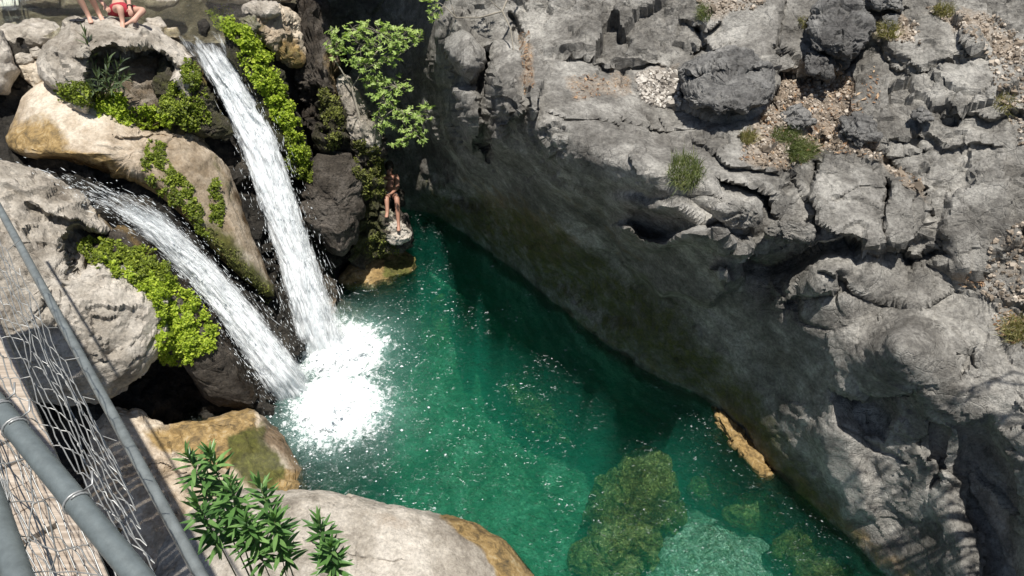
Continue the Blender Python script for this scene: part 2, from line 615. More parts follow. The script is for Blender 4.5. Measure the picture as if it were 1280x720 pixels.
def bump_poly(pts, amount, soft=4):
    return lambda U, Vv: -amount * poly_mask(U, Vv, pts, soft)
def dent(pts, amount, soft=10):
    return lambda U, Vv: amount * poly_mask(U, Vv, pts, soft)
def stepf(pts, d, fall, wd=3):
    return lambda U, Vv: step(U, Vv, pts, d, fall, wd)
def crackf(pts, wd, d):
    return lambda U, Vv: crack(U, Vv, pts, wd, d)

cliff_feats = [
    # ledges with an undercut below them
    stepf([(935, 325), (965, 330), (1000, 322), (1055, 300), (1100, 308), (1140, 318), (1168, 300)], 0.55, 22),
    stepf([(905, 222), (930, 226), (955, 240), (968, 262)], 0.5, 16),
    stepf([(850, 138), (880, 142), (915, 158), (950, 145), (965, 120)], 0.4, 10),
    stepf([(700, 62), (735, 72), (760, 82), (810, 80), (850, 85)], 0.25, 22),
    stepf([(1095, 55), (1120, 85), (1165, 95), (1190, 78)], 0.14, 18),
    stepf([(1190, 145), (1215, 140), (1235, 152), (1258, 148), (1280, 140)], 0.2, 14),
    stepf([(1115, 175), (1160, 170), (1180, 182), (1240, 180)], 0.14, 15),
    stepf([(1025, 175), (1060, 190), (1110, 200), (1150, 190)], 0.1, 16),
    stepf([(985, 88), (1010, 95), (1042, 95), (1060, 80), (1075, 60)], 0.35, 12),
    stepf([(860, 30), (880, 42), (892, 30)], 0.25, 12),
    stepf([(1085, 12), (1125, 14)], 0.3, 9),
    stepf([(1030, 345), (1060, 355), (1090, 372), (1140, 385), (1180, 372), (1205, 352)], 0.18, 18),
    stepf([(1195, 352), (1235, 335), (1260, 312), (1282, 285)], 0.3, 15),
    stepf([(985, 375), (1020, 365), (1045, 368), (1050, 350)], 0.3, 16),
    stepf([(870, 175), (905, 200), (935, 205), (985, 215), (1012, 250)], 0.28, 10),
    stepf([(1055, 488), (1085, 500), (1110, 498), (1135, 490)], 0.35, 20),
    stepf([(775, 148), (830, 165), (870, 160)], 0.16, 10),
    # cracks
    crackf([(1103, 225), (1104, 262), (1103, 308)], 2.2, 0.28), crackf([(1015, 205), (1018, 240), (1022, 290)], 2.0, 0.2),
    crackf([(868, 35), (880, 60), (862, 85), (850, 110), (852, 135)], 3.0, 0.3), crackf([(690, 150), (720, 148), (770, 158)], 1.8, 0.12),
    crackf([(975, 0), (980, 30), (972, 60), (985, 90)], 2.2, 0.2), crackf([(825, 150), (832, 170), (840, 188)], 1.8, 0.12),
    crackf([(1060, 100), (1062, 160), (1100, 190), (1130, 215), (1160, 240)], 3.5, 0.16), crackf([(965, 130), (975, 100), (968, 60)], 3.0, 0.2),
    crackf([(1160, 240), (1170, 290), (1150, 320)], 2.2, 0.14), crackf([(1200, 20), (1210, 60), (1240, 80)], 2, 0.1),
    crackf([(640, 20), (660, 90), (655, 130)], 4.0, 0.25), crackf([(625, 120), (640, 130), (630, 150)], 3, 0.2),
    crackf([(1050, 530), (1090, 560), (1130, 580)], 2, 0.07), crackf([(1040, 250), (1070, 235), (1100, 240)], 1.6, 0.05),
    crackf([(1000, 400), (1040, 410), (1080, 395)], 2, 0.08), crackf([(850, 245), (900, 250)], 2, 0.06),
    # hollows
    dent([(1060, 488), (1100, 500), (1118, 525), (1105, 552), (1080, 545), (1062, 520)], 0.18, 14),
    dent([(1170, 535), (1182, 545), (1180, 590), (1165, 612), (1162, 575)], 0.22, 10),
    dent([(1200, 545), (1230, 530), (1262, 590), (1290, 700), (1290, 760), (1235, 740), (1215, 680), (1195, 610)], 0.55, 40),
    dent([(1195, 440), (1212, 430), (1222, 460), (1205, 470)], 0.2, 8),
    dent([(545, 190), (575, 200), (600, 260), (560, 250), (535, 220)], 0.5, 25),
    dent([(690, 225), (760, 235), (775, 270), (740, 300), (700, 275)], 0.15, 25),
    dent([(800, 258), (840, 262), (880, 282), (860, 300), (815, 300), (785, 282)], 0.12, 12),
    dent([(600, 60), (612, 60), (622, 150), (610, 200), (595, 150)], 0.8, 14),
    dent([(690, 330), (740, 350), (790, 400), (750, 400), (700, 360)], 0.3, 30),
    # ribs and noses that stand proud
    bump_poly([(552, 25), (575, 15), (592, 50), (592, 95), (575, 80), (555, 60)], 0.9, 14),
    bump_poly([(572, 110), (590, 118), (600, 160), (592, 190), (580, 175), (570, 140)], 0.7, 10),
    bump_poly([(624, 95), (650, 92), (650, 135), (632, 155), (622, 125)], 0.5, 10),
    bump_poly([(660, 100), (675, 100), (672, 145), (664, 150)], 0.45, 7),
    bump_poly([(765, 250), (850, 252), (895, 280), (872, 300), (800, 298), (768, 284)], 0.40, 18),
    bump_poly([(770, 281), (790, 283), (805, 297), (835, 303), (875, 290), (905, 287), (935, 300), (930, 350), (880, 380), (830, 370), (785, 330)], 0.75, 9),
    bump_poly([(775, 282), (790, 284), (805, 298), (835, 304), (875, 291), (905, 288), (918, 298), (905, 310), (870, 304), (835, 316), (800, 311), (780, 294)], 0.42, 6),
    bump_poly([(885, 340), (905, 338), (915, 350), (905, 362)], 0.5, 8),
    bump_poly([(925, 305), (970, 290), (1000, 300), (985, 320), (940, 322)], 0.22, 10),
    bump_poly([(1020, 200), (1102, 192), (1101, 300), (1050, 296), (1022, 280)], 0.22, 6),
    bump_poly([(1106, 228), (1150, 222), (1163, 250), (1160, 290), (1135, 304), (1106, 304)], 0.25, 6),
    bump_poly([(1075, 0), (1180, -10), (1230, 60), (1190, 70), (1150, 85), (1110, 60)], 0.15, 12),
    bump_poly([(875, 10), (970, -10), (985, 90), (905, 70), (870, 60)], 0.18, 10),
    bump_poly([(1015, 540), (1040, 500), (1075, 560), (1090, 640), (1060, 650), (1030, 600)], 0.3, 26),
    bump_poly([(1190, 240), (1260, 200), (1262, 290), (1225, 335), (1165, 330)], 0.18, 12),
]

SOIL = [('soil', [(960, 130), (1010, 110), (1060, 110), (1075, 130), (1100, 190), (1150, 230), (1165, 250), (1130, 235), (1100, 200), (1060, 195), (1030, 190), (985, 215), (925, 205), (925, 170)], 12, 0.62),
        ('soil', [(990, 85), (1030, 78), (1060, 92), (1070, 120), (1010, 125), (965, 130), (970, 100)], 10, 0.75),
        ('soil', [(1090, 20), (1140, 25), (1150, 55), (1120, 50), (1090, 50)], 10, 0.7),
        ('soil', [(1150, 5), (1250, 20), (1285, 50), (1285, 85), (1240, 60), (1180, 25)], 14, 0.6),
        ('soil', [(1195, 335), (1225, 335), (1235, 355), (1200, 360)], 8, 0.7),
        ('soil', [(1240, 300), (1285, 270), (1285, 440), (1255, 420), (1225, 360)], 16, 0.38),
        ('soil', [(700, 92), (780, 90), (800, 115), (770, 128), (715, 125)], 22, 0.55),
        ('soil', [(650, 45), (660, 45), (665, 100), (655, 120)], 8, 0.7),
        ('soil', [(870, 0), (960, -5), (950, 10), (880, 25)], 12, 0.55),
        ('soil', [(780, 90), (850, 80), (855, 135), (820, 135)], 10, 0.5),
        ('soil', [(1030, 0), (1075, -5), (1085, 60), (1050, 50)], 10, 0.0),
        ('ochre', [(560, 200), (640, 230), (740, 300), (700, 350), (600, 290)], 70, 0.55), ('ochre', [(640, 190), (760, 240), (850, 340), (780, 340), (690, 260)], 60, 0.35),
        ('green', [(500, 215), (640, 250), (740, 300), (850, 380), (960, 500), (1060, 640), (1100, 710), (1000, 650), (890, 510), (760, 440), (640, 345), (540, 275)], 60, 0.72),
        ('green', [(700, 300), (800, 330), (830, 380), (760, 400), (700, 360)], 60, 0.45),
        ('ochre', ['line'] + [(960, 570), (1045, 645), (1100, 690), (1150, 730)], 30, 0.55),
        ('ochre', ['line'] + [(700, 385), (760, 425), (820, 462), (890, 492), (940, 545)], 22, 0.45),
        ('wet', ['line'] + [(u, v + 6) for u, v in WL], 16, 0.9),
        ('wet', [(560, 120), (665, 190), (767, 215), (868, 285), (961, 370), (1035, 450), (1060, 500), (1020, 560), (1080, 700), (980, 640), (880, 500), (700, 390), (540, 270)], 60, 0.4),  # darkens the wall under the lip: shade put into the colour, with some staining
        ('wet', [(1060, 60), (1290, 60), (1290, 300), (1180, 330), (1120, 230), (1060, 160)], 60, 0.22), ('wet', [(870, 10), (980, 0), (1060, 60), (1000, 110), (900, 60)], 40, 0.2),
        ('wet', [(380, -60), (520, -40), (560, 120), (600, 200), (560, 270), (380, 270)], 60, 0.42),  # darker tone over the back wall at the far left
        ]

def cliff_w(U, Vv):
    # polished by water low down, fractured high up
    d, s, _ = polyline_sd(U, Vv, [(380, 20), (500, 40), (591, 165), (665, 180), (767, 200), (868, 262), (961, 350), (1035, 430), (1088, 520), (1120, 640), (1300, 740)])
    low = sstep(s * d, -10, 40)
    up = sstep(-s * d, 60, 220)
    w = 0.55 * (1 - low) + 0.30 * low + 0.50 * up
    for pl in ([(665, 95), (800, 85), (850, 150), (870, 220), (760, 190), (680, 150)], [(1018, 200), (1102, 192), (1160, 225), (1160, 300), (1030, 296)], [(1000, 330), (1180, 320), (1200, 420), (1180, 500), (1060, 480), (1010, 400)],
               [(880, 10), (970, 0), (980, 60), (900, 60)], [(1040, 520), (1090, 560), (1080, 640), (1040, 600)], [(1180, 240), (1260, 200), (1250, 320), (1190, 320)]):
        w = w * (1 - 0.55 * poly_mask(U, Vv, pl, 30))
    nz = fbm(np.stack([U / 160, Vv / 160, U * 0 + 2], -1), 2, 55)
    return w * (1 + 0.45 * nz)

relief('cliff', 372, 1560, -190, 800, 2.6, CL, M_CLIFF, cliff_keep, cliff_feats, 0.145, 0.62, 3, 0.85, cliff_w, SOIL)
sc.objects['cliff']['label'] = 'grey limestone canyon wall overhanging the pool'

# ------------------------------------------------------------------ the left bank behind the boulders
bank = RBF([(-250, 60, 12.2), (0, 60, float(tz(60, 4.75))), (120, 60, 12.7), (250, 52, float(tz(52, 4.7))), (330, 60, 13.0), (-250, 200, 10.9), (0, 150, 12.0), (0, 195, 11.3), (150, 255, 11.6), (250, 330, 12.1), (310, 410, 12.5), (300, 150, 13.05),
            (350, 270, 13.4), (395, 400, 13.75), (330, 330, 13.2), (370, 500, 12.9), (230, 480, 12.6), (340, 100, 13.3), (380, 200, 14.2), (420, 100, 15.0), (440, 250, 15.6), (440, 335, float(tz(335, -0.2))), (150, 520, 11.5), (150, 600, 10.95),
            (300, 600, float(tz(600, -0.15))), (380, 580, float(tz(580, -0.7))), (100, 700, 10.0), (300, 720, float(tz(720, 0.0))), (0, 400, 10.9), (0, 700, 10.1), (-250, 400, 10.2), (-250, 900, 8.0), (300, 900, 7.9), (450, 900, 8.3), (480, 600, float(tz(600, -3.4))),
            (500, 470, float(tz(470, -3.6))), (510, 400, float(tz(400, -3.6))), (600, 800, float(tz(800, -3.0))), (560, 280, float(tz(280, -3.5))), (450, 400, float(tz(400, -.6))), (480, 280, float(tz(280, -0.3)))], 0.004)
relief('river_bank', -250, 560, 52, 900, 3.2, bank, M_WET, lambda U, V_: (U < 470 + (V_ > 330) * 60), (), 0.22, 1.1, 21, 0.7, None,
       [('soil', [(372, 380), (470, 370), (600, 500), (600, 800), (330, 800), (400, 640), (390, 560), (440, 470)], 30, 0.75), ('ochre', [(100, 560), (260, 520), (380, 560), (380, 640), (200, 700), (80, 700)], 40, 0.5)])

# ------------------------------------------------------------------ boulders of the left bank
bld = dict(cat='boulder')
rock('boulder', [(48, 82), (58, 55), (85, 34), (112, 23), (150, 25), (192, 38), (217, 50), (237, 75), (242, 112), (226, 146), (190, 158), (150, 162), (105, 146), (78, 118), (56, 100)],
     [(60, 80, 11.9), (150, 28, 12.25), (235, 90, 12.4), (150, 160, 11.75), (100, 130, 11.8)], 0.75, M_PALE, 1.1, 2.6, 0.11, 1.5, 31, 0.42,
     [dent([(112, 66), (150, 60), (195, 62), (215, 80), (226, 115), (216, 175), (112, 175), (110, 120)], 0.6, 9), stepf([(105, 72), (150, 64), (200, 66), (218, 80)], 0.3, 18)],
     [('wet', [(118, 72), (200, 70), (215, 90), (215, 160), (115, 160)], 10, 0.75), ('green', [(60, 100), (110, 100), (110, 150), (70, 140)], 20, 0.45)],  # first mask paints the hollow's shade into the rock colour
     label='large grey boulder with a dark hollow under its brow, two bathers on top', cat='boulder')
rock('boulder', [(8, 172), (30, 118), (62, 97), (100, 105), (140, 128), (195, 158), (250, 164), (282, 200), (300, 262), (322, 318), (348, 372), (338, 388), (300, 345), (248, 290), (196, 244), (130, 212), (70, 198), (20, 195)],
     [(20, 180, 11.6), (60, 110, 12.2), (140, 150, 12.2), (200, 200, 12.25), (280, 240, 12.7), (335, 370, 12.95), (240, 280, 12.35), (120, 205, 11.75)], 0.75, M_TAN, 0.9, 2.2, 0.09, 1.3, 33, 0.25,
     [stepf([(150, 170), (210, 168), (262, 178)], 0.08, 20), dent([(175, 175), (215, 180), (235, 240), (255, 290), (200, 240), (180, 210)], 0.08, 12)],
     [('ochre', ['line', (10, 170), (60, 190), (130, 205), (200, 245), (260, 300), (340, 380)], 26, 1.0), ('ochre', [(10, 150), (60, 140), (90, 170), (80, 200), (10, 195)], 26, 0.85), ('ochre', ['line', (20, 150), (40, 170)], 25, 0.5),
      ('green', ['line', (250, 285), (300, 330), (345, 380)], 34, 0.9), ('green', ['line', (225, 165), (260, 180), (290, 250)], 14, 0.5), ('wet', ['line', (60, 198), (130, 214), (200, 250), (260, 310), (330, 385)], 10, 0.9), ('wet', ['line', (285, 190), (305, 260), (345, 360)], 12, 0.9)],
     label='smooth tan rock with ochre streaks lying between the two waterfalls', cat='boulder', nt_=210, nf=64, center=(170, 190))
rock('boulder', [(200, 75), (225, 62), (243, 80), (258, 110), (270, 140), (285, 165), (270, 168), (240, 165), (205, 160), (195, 120)],
     [(200, 80, 12.3), (240, 80, 12.45), (280, 165, 12.5), (220, 160, 12.1)], 0.4, M_BROWN, 0.6, 2.2, 0.12, 2.0, 35, 0.6, (), [('green', None, 0, 0.55), ('ochre', [(225, 60), (250, 70), (262, 110), (240, 100)], 12, 0.8)],
     label='mossy brown rock beside the top of the tall waterfall', cat='boulder', nt_=110, nf=34)
rock('boulder', [(-70, 205), (-10, 198), (48, 216), (98, 246), (135, 282), (165, 318), (198, 352), (212, 400), (200, 440), (176, 468), (150, 488), (122, 500), (60, 500), (-70, 470)],
     [(-60, 210, 10.9), (0, 205, 11.0), (100, 250, 11.35), (150, 310, 11.5), (200, 400, 11.2), (130, 495, 10.9), (0, 420, 10.4), (60, 340, 10.9)], 0.85, M_PALE, 1.0, 2.5, 0.12, 1.15, 37, 0.5,
     [dent([(75, 300), (92, 285), (135, 292), (150, 312), (118, 322), (96, 345), (84, 330)], 0.5, 8), stepf([(45, 258), (62, 270), (100, 278), (130, 290)], 0.22, 14), stepf([(110, 395), (128, 402), (140, 395)], 0.08, 6),
      crackf([(20, 310), (60, 305), (95, 320), (80, 360)], 2, 0.06), stepf([(60, 375), (78, 385), (72, 410)], 0.14, 14)],
     [('wet', [(80, 300), (95, 285), (135, 292), (145, 312), (100, 335)], 8, 0.5), ('ochre', ['line', (120, 262), (160, 300), (185, 325)], 8, 0.8)],  # darker inside the hollow, ochre along the line
     label='big pale grey boulder beside the bridge, below the left cascade', cat='boulder', nt_=190, nf=72, center=(70, 350))
rock('boulder', [(95, 312), (120, 290), (152, 288), (190, 312), (235, 355), (272, 400), (300, 446), (330, 495), (338, 520), (300, 512), (262, 505), (235, 458), (205, 452), (196, 420), (190, 380), (150, 350)],
     [(110, 310, 11.3), (160, 300, 11.45), (230, 360, 11.75), (300, 450, 12.2), (330, 510, 12.4), (230, 450, 11.7), (160, 360, 11.35)], 0.55, M_BROWN, 0.7, 2.2, 0.10, 1.5, 39, 0.4, (),
     [('wet', ['line', (180, 310), (240, 360), (300, 440), (335, 520)], 26, 1.0), ('ochre', ['line', (150, 292), (200, 330)], 10, 0.7)],
     label='dark brown rock draped in bright moss beside the left cascade', cat='boulder', nt_=160, nf=48, center=(215, 400))
rock('boulder', [(130, 640), (110, 690), (98, 600), (112, 545), (138, 518), (168, 508), (182, 524), (205, 534), (262, 524), (312, 512), (352, 548), (382, 592), (378, 618), (345, 640), (280, 720), (160, 760)],
     [(40, 600, 10.8), (140, 520, 11.35), (180, 530, 11.4), (300, 520, float(tz(520, 0.45))), (375, 600, float(tz(600, -0.12))), (200, 640, 10.6), (280, 700, 10.1), (60, 700, 10.2)], 0.35, M_TAN, 0.9, 2.6, 0.10, 1.5, 41, 0.45,
     [stepf([(150, 590), (200, 580), (250, 600)], 0.08, 20)],
     [('ochre', [(185, 540), (225, 525), (315, 505), (330, 560), (290, 590), (240, 575), (200, 560)], 18, 0.9), ('green', [(285, 545), (330, 530), (360, 600), (330, 620), (295, 600)], 14, 0.9), ('ochre', [(320, 590), (380, 580), (380, 620), (330, 625)], 18, 0.9), ('wet', ['line', (340, 535), (385, 595), (385, 620)], 34, 0.9)],
     label='tan rock shelf stained ochre and brown at the foot of the left cascade', cat='boulder', nt_=170, nf=60, center=(200, 600))
rock('boulder', [(205, 668), (250, 628), (300, 612), (350, 613), (420, 618), (480, 628), (540, 640), (590, 655), (632, 680), (668, 722), (700, 800), (600, 920), (300, 920), (190, 760)],
     [(230, 660, 10.1), (350, 616, float(tz(616, 0.55))), (480, 632, float(tz(632, 0.5))), (590, 660, float(tz(660, 0.2))), (670, 730, float(tz(730, -0.1))), (450, 760, 9.5), (300, 900, 8.2), (640, 900, 8.5)], 0.62, M_PALE, 1.4, 2.4, 0.07, 1.2, 43, 0.3,
     [stepf([(340, 660), (420, 690), (500, 700)], 0.05, 20)],
     [('ochre', [(545, 628), (600, 640), (650, 670), (690, 740), (640, 740), (600, 690), (560, 660)], 12, 1.0), ('wet', ['line', (600, 640), (650, 672), (685, 730)], 16, 0.6), ('soil', [(460, 640), (520, 640), (520, 665), (470, 665)], 20, 0.5)],
     label='smooth pale boulder at the near edge of the pool, behind the oleanders', cat='boulder', nt_=210, nf=70, center=(430, 740))
# the column and ledges below the plane branches
rock('boulder', [(282, 22), (312, 38), (332, 66), (356, 108), (378, 158), (388, 200), (376, 232), (354, 214), (330, 160), (304, 105), (284, 62)],
     [(290, 30, 12.3), (335, 100, 12.85), (380, 200, 13.4), (350, 210, 13.1), (295, 70, 12.45)], 0.4, M_WET, 0.6, 2.3, 0.10, 1.7, 45, 0.5, (), [('green', None, 0, 0.5)],
     label='dark wet rock rib carpeted in lime moss right of the tall waterfall', cat='boulder', nt_=130, nf=44)
rock('boulder', [(322, 8), (345, 6), (368, 18), (378, 50), (380, 85), (366, 84), (345, 70), (328, 50), (312, 34), (318, 20)],
     [(330, 20, 13.0), (375, 80, 13.6), (330, 50, 12.9)], 0.4, M_TAN, 0.7, 2.3, 0.10, 1.8, 47, 0.5, (), [('ochre', [(345, 40), (380, 40), (380, 90), (350, 80)], 14, 0.8), ('green', [(340, 50), (378, 55), (378, 88), (350, 80)], 10, 0.5)],
     label='rounded tan rock above the lime moss, brown on its lower side', cat='boulder', nt_=90, nf=30)
rock('boulder', [(303, 8), (320, 1), (345, 4), (352, 16), (338, 24), (322, 22), (306, 18)], [(325, 12, 12.8)], 0.22, M_PALE, 0.3, 2.4, 0.06, 2.2, 49, 0.4, label='smooth pale stone at the lip above the moss rib', cat='boulder', nt_=70, nf=20)
rock('boulder', [(300, 22), (318, 20), (326, 32), (318, 42), (304, 38)], [(312, 30, 12.4)], 0.14, M_PALE, 0.2, 2.3, 0.05, 2.4, 51, 0.4, (), [('green', None, 0, 0.6)], label='small greenish stone beside the brink of the tall waterfall', cat='boulder', nt_=60, nf=18)
rock('boulder', [(372, -30), (398, -30), (404, 40), (420, 82), (440, 122), (462, 150), (476, 172), (476, 196), (452, 204), (428, 192), (404, 196), (388, 150), (376, 84)],
     [(385, -20, 14.2), (385, 80, 14.0), (440, 130, 14.2), (470, 190, 14.3), (410, 190, 13.9)], 0.5, M_BROWN, 0.8, 2.5, 0.18, 1.9, 53, 0.8, (), [('ochre', [(405, 60), (425, 70), (432, 130), (415, 120)], 12, 0.6), ('green', [(395, 120), (450, 140), (470, 190), (430, 200), (400, 190)], 14, 0.5), ('wet', [(372, -30), (410, -30), (405, 200), (380, 150)], 16, 0.6)],
     label='tall rough brown rock column behind the moss rib', cat='boulder', nt_=140, nf=44)
rock('boulder', [(420, 98), (432, 92), (450, 118), (460, 140), (474, 158), (478, 182), (464, 190), (444, 178), (436, 160), (430, 130)], [(440, 120, 13.75), (470, 185, 13.9), (430, 100, 13.7)], 0.22, M_PALE, 0.5, 2.2, 0.08, 2.2, 55, 0.5,
     label='narrow pale sunlit rock under the plane branches', cat='boulder', nt_=90, nf=30)
rock('boulder', [(373, 243), (384, 206), (405, 191), (436, 188), (452, 208), (454, 262), (444, 300), (427, 322), (402, 302), (378, 282)], [(414, 200, 13.8), (414, 310, 14.0), (380, 250, 13.75), (450, 250, 14.0)], 0.55, M_BROWN, 0.7, 2.4, 0.08, 2.0, 57, 0.35, (),
     [('wet', None, 0, 0.28)], label='rounded dark brown boulder right of the tall waterfall', cat='boulder', nt_=130, nf=44)
rock('boulder', [(446, 186), (470, 190), (478, 215), (478, 245), (492, 268), (512, 288), (516, 304), (496, 314), (470, 322), (444, 332), (438, 300), (444, 250)], [(460, 195, 14.3), (500, 300, 15.0), (445, 320, 14.9), (460, 250, 14.6)], 0.35, M_BROWN, 0.7, 2.3, 0.14, 2.2, 59, 0.8,
     [stepf([(468, 262), (490, 268), (506, 286)], 0.2, 10)], [('green', [(440, 200), (480, 210), (480, 330), (440, 330)], 14, 0.7), ('soil', [(485, 285), (515, 285), (515, 308), (488, 308)], 8, 0.5)],
     label='mossy stepped rock on which the bather in the shade sits', cat='boulder', nt_=120, nf=40)
rock('boulder', [(424, 348), (438, 330), (470, 318), (505, 312), (522, 322), (518, 338), (494, 350), (460, 362), (432, 362)], [(u, v, float(tz(v, z))) for u, v, z in ((430, 350, -.02), (470, 322, .1), (515, 325, .02), (460, 358, -.12), (500, 345, -.1))], 0.16, M_TAN, 0.6, 2.6, 0.06, 2.0, 61, 0.4, (),
     [('ochre', None, 0, 0.85), ('green', [(480, 320), (520, 315), (520, 345), (480, 350)], 10, 0.8)], label='low ochre rock awash at the far corner of the pool', cat='boulder', nt_=90, nf=28)
# upper left corner
up = [([(-30, 44), (6, 30), (44, 26), (72, 34), (76, 50), (56, 60), (26, 68), (-20, 72)], 12.6, .35, 'flat pale rock on the far bank of the upper pool'),
      ([(-60, 42), (-4, 38), (10, 58), (20, 90), (10, 116), (-50, 130)], 12.0, .5, 'grey rock cut by the left edge above the dark gap'),
      ([(22, 76), (36, 70), (62, 82), (66, 98), (48, 112), (30, 100), (20, 88)], 12.3, .25, 'tan stone wedged below the two white stones'),
      ([(18, 71), (26, 66), (38, 68), (42, 76), (34, 82), (20, 80)], 12.15, .12, 'white block of stone, left one of a pair'),
      ([(38, 62), (46, 59), (52, 64), (50, 72), (40, 72)], 12.2, .10, 'white block of stone, right one of a pair'),
      ([(22, -6), (50, -12), (76, -6), (78, 6), (50, 10), (28, 8)], 14.4, .35, 'pale rock on the far side of the upper pool beside the little fall'),
      ([(76, -6), (100, -8), (104, 6), (92, 12), (78, 10)], 14.3, .22, 'small pale rock in the upper pool behind the standing bather'),
      ([(182, 2), (204, -4), (226, -2), (220, 8), (196, 14), (182, 10)], 13.7, .16, 'flat grey slab lying in the upper pool'),
      ([(182, 24), (200, 22), (210, 34), (206, 44), (190, 36)], 12.7, .14, 'pale stone beside the seated bather'),
      ([(206, 36), (222, 34), (226, 46), (214, 54), (206, 46)], 12.6, .12, 'mossy brown stone at the brink'),
      ([(250, -14), (300, -14), (370, -10), (372, 0), (300, 4), (262, 2)], 14.2, .3, 'long pale ledge on the far side of the upper pool'),
      ([(247, 28), (256, 24), (262, 32), (258, 46), (249, 42)], 12.45, .10, 'small dark stone splitting the water at the brink')]
for i, (ol, t, B, lb) in enumerate(up):
    rock('boulder', ol, [(0, 0, t)], B, (M_WET if i == 11 else M_TAN if i in (2, 9) else M_PALE), B * 1.4, 2.6, min(0.08, B * 0.25), 2.0, 71 + i, 0.35, label=lb, cat='boulder', nt_=64, nf=20, wobble=2)
# boulders in the pool
rock('boulder', [(744, 640), (752, 606), (768, 586), (794, 574), (826, 576), (848, 596), (838, 622), (850, 648), (826, 664), (812, 694), (782, 722), (744, 728), (716, 704), (740, 672)],
     [(u, v, float(tz(v, z))) for u, v, z in ((740, 620, -1.2), (800, 570, -.75), (850, 640, -1.0), (780, 720, -.9), (730, 700, -1.3))], 0.6, M_BED, 1.5, 1.7, 0.22, 1.3, 63, 0.6, label='big yellow-green boulder under the water near the middle of the frame', cat='boulder')
rock('boulder', [(640, 480), (660, 470), (690, 485), (715, 515), (722, 540), (700, 548), (670, 538), (645, 515)],
     [(680, 510, float(tz(510, -2.0)))], 0.5, M_BED, 0.9, 2.1, 0.18, 2.0, 65, 0.8, (), [('green', None, 0, 0.5)], label='pale green boulder deep under the middle of the pool', cat='boulder', nt_=90, nf=28)
rock('boulder', [(892, 498), (905, 496), (925, 525), (945, 548), (968, 575), (972, 592), (955, 595), (930, 570), (905, 540), (892, 515)],
     [(u, v, float(tz(v, -0.12))) for u, v in ((900, 505), (930, 545), (965, 585))], 0.22, M_TAN, 0.7, 2.2, 0.10, 2.2, 67, 0.7, (), [('ochre', None, 0, 1.0)], label='narrow orange-brown rock at the waterline under the overhang', cat='boulder', nt_=90, nf=30)
sub = [((950, 640, -0.7), 46, 30), ((1010, 690, -0.5), 44, 30), ((900, 612, -1.2), 40, 26), ((1040, 640 + 80, -0.5), 40, 24), ((860, 560, -2.1), 50, 30), ((560, 410, -2.1), 34, 48), ((590, 590, -2.5), 40, 30), ((1000, 625, -0.4), 26, 22)]
for i, ((u, v, z), a, b) in enumerate(sub):
    if i in (4, 6): continue
    rnd = random.Random(i)
    ol = [(u + a * math.cos(k * math.pi / 5) * rnd.uniform(.75, 1.15), v + b * math.sin(k * math.pi / 5) * rnd.uniform(.75, 1.15)) for k in range(10)]
    rock('boulder', ol, [(u, v, float(tz(v, z - .55)))], 0.4, M_BED, 0.8, 1.7, 0.12, 1.6, 90 + i, 0.5, (), [('green', None, 0, 0.35), ('ochre', None, 0, 0.4 if i in (1, 3, 7) else 0)],
         label=['submerged brown rock below the orange rock at the overhang', 'submerged ochre rock near the lower right end of the pool', 'dim submerged rock right of the big yellow-green boulder', 'submerged ochre rock at the bottom edge by the cliff foot', 'deep dim rock above the big yellow-green boulder',
                'deep green rock just right of the foam', 'deep rock off the tip of the near pale boulder', 'submerged rock against the foot of the cliff nose'][i], cat='boulder', nt_=80, nf=26)

# ------------------------------------------------------------------ pool bed and water
def grid_xy(x0, x1, y0, y1, st):
    xs = np.arange(x0, x1 + st, st)
    ys = np.arange(y0, y1 + st, st)
    Y, X = np.meshgrid(ys, xs, indexing='ij')
    return X, Y, len(ys), len(xs)
def px_to_xy(u, v, z=0.0):
    p = P(u, v, tz(v, z))
    return p[0], p[1]
X, Y, nr_, nc_ = grid_xy(-9, 8.5, 1.5, 17.5, 0.09)
Z = -3.6 + 0 * X
cx, cy = px_to_xy(910, 690, -1.3)
Z = Z + 2.6 * np.exp(-((X - cx) ** 2 / 1.9 ** 2 + (Y - cy) ** 2 / 1.5 ** 2))
cx, cy = px_to_xy(560, 400, -2)
Z = Z + 0.8 * np.exp(-((X - cx) ** 2 / 1.0 ** 2 + (Y - cy) ** 2 / 1.6 ** 2))
cx, cy = px_to_xy(640, 560, -2)
Z = Z + 0.9 * np.exp(-((X - cx) ** 2 / 2.2 ** 2 + (Y - cy) ** 2 / 2.0 ** 2))
pp = np.stack([X, Y, X * 0], -1)
Z = Z + 0.22 * fbm(pp * 0.9, 5, 301) + 0.10 * fbm(pp * 3, 4, 303, ridged=True)
kb = NT('pool_bed_gravel')
c = kb.coord()
col = kb.ramp(kb.noise(c, 1.1, 8, 0.7, 1.2), [(0.40, (0.20, 0.24, 0.11)), (0.5, (0.42, 0.46, 0.27)), (0.60, (0.74, 0.76, 0.56))])
col = kb.mix(0.7, col, kb.ramp(kb.noise(c, 7, 8, 0.75, 2.0), [(0.35, (0.5, 0.5, 0.45)), (0.65, (1.25, 1.25, 1.2))]), 'MULTIPLY')
gz = kb.new('ShaderNodeNewGeometry'); sz_ = kb.new('ShaderNodeSeparateXYZ'); kb.link(gz.outputs['Position'], sz_.inputs[0])
sand = kb.ramp(kb.noise(c, 3.5, 7, 0.7, 2.5), [(0.38, (0.38, 0.42, 0.28)), (0.5, (0.74, 0.76, 0.60)), (0.6, (0.92, 0.92, 0.80))])
col = kb.mix(kb.mr(sz_.outputs[2], -2.6, -1.5), col, sand)
kb.link(col, kb.bsdf.inputs['Base Color'])
kb.bsdf.inputs['Roughness'].default_value = 0.9
kb.link(kb.bump(kb.noise(c, 9, 8, 0.7), 1.0, 0.08), kb.bsdf.inputs['Normal'])
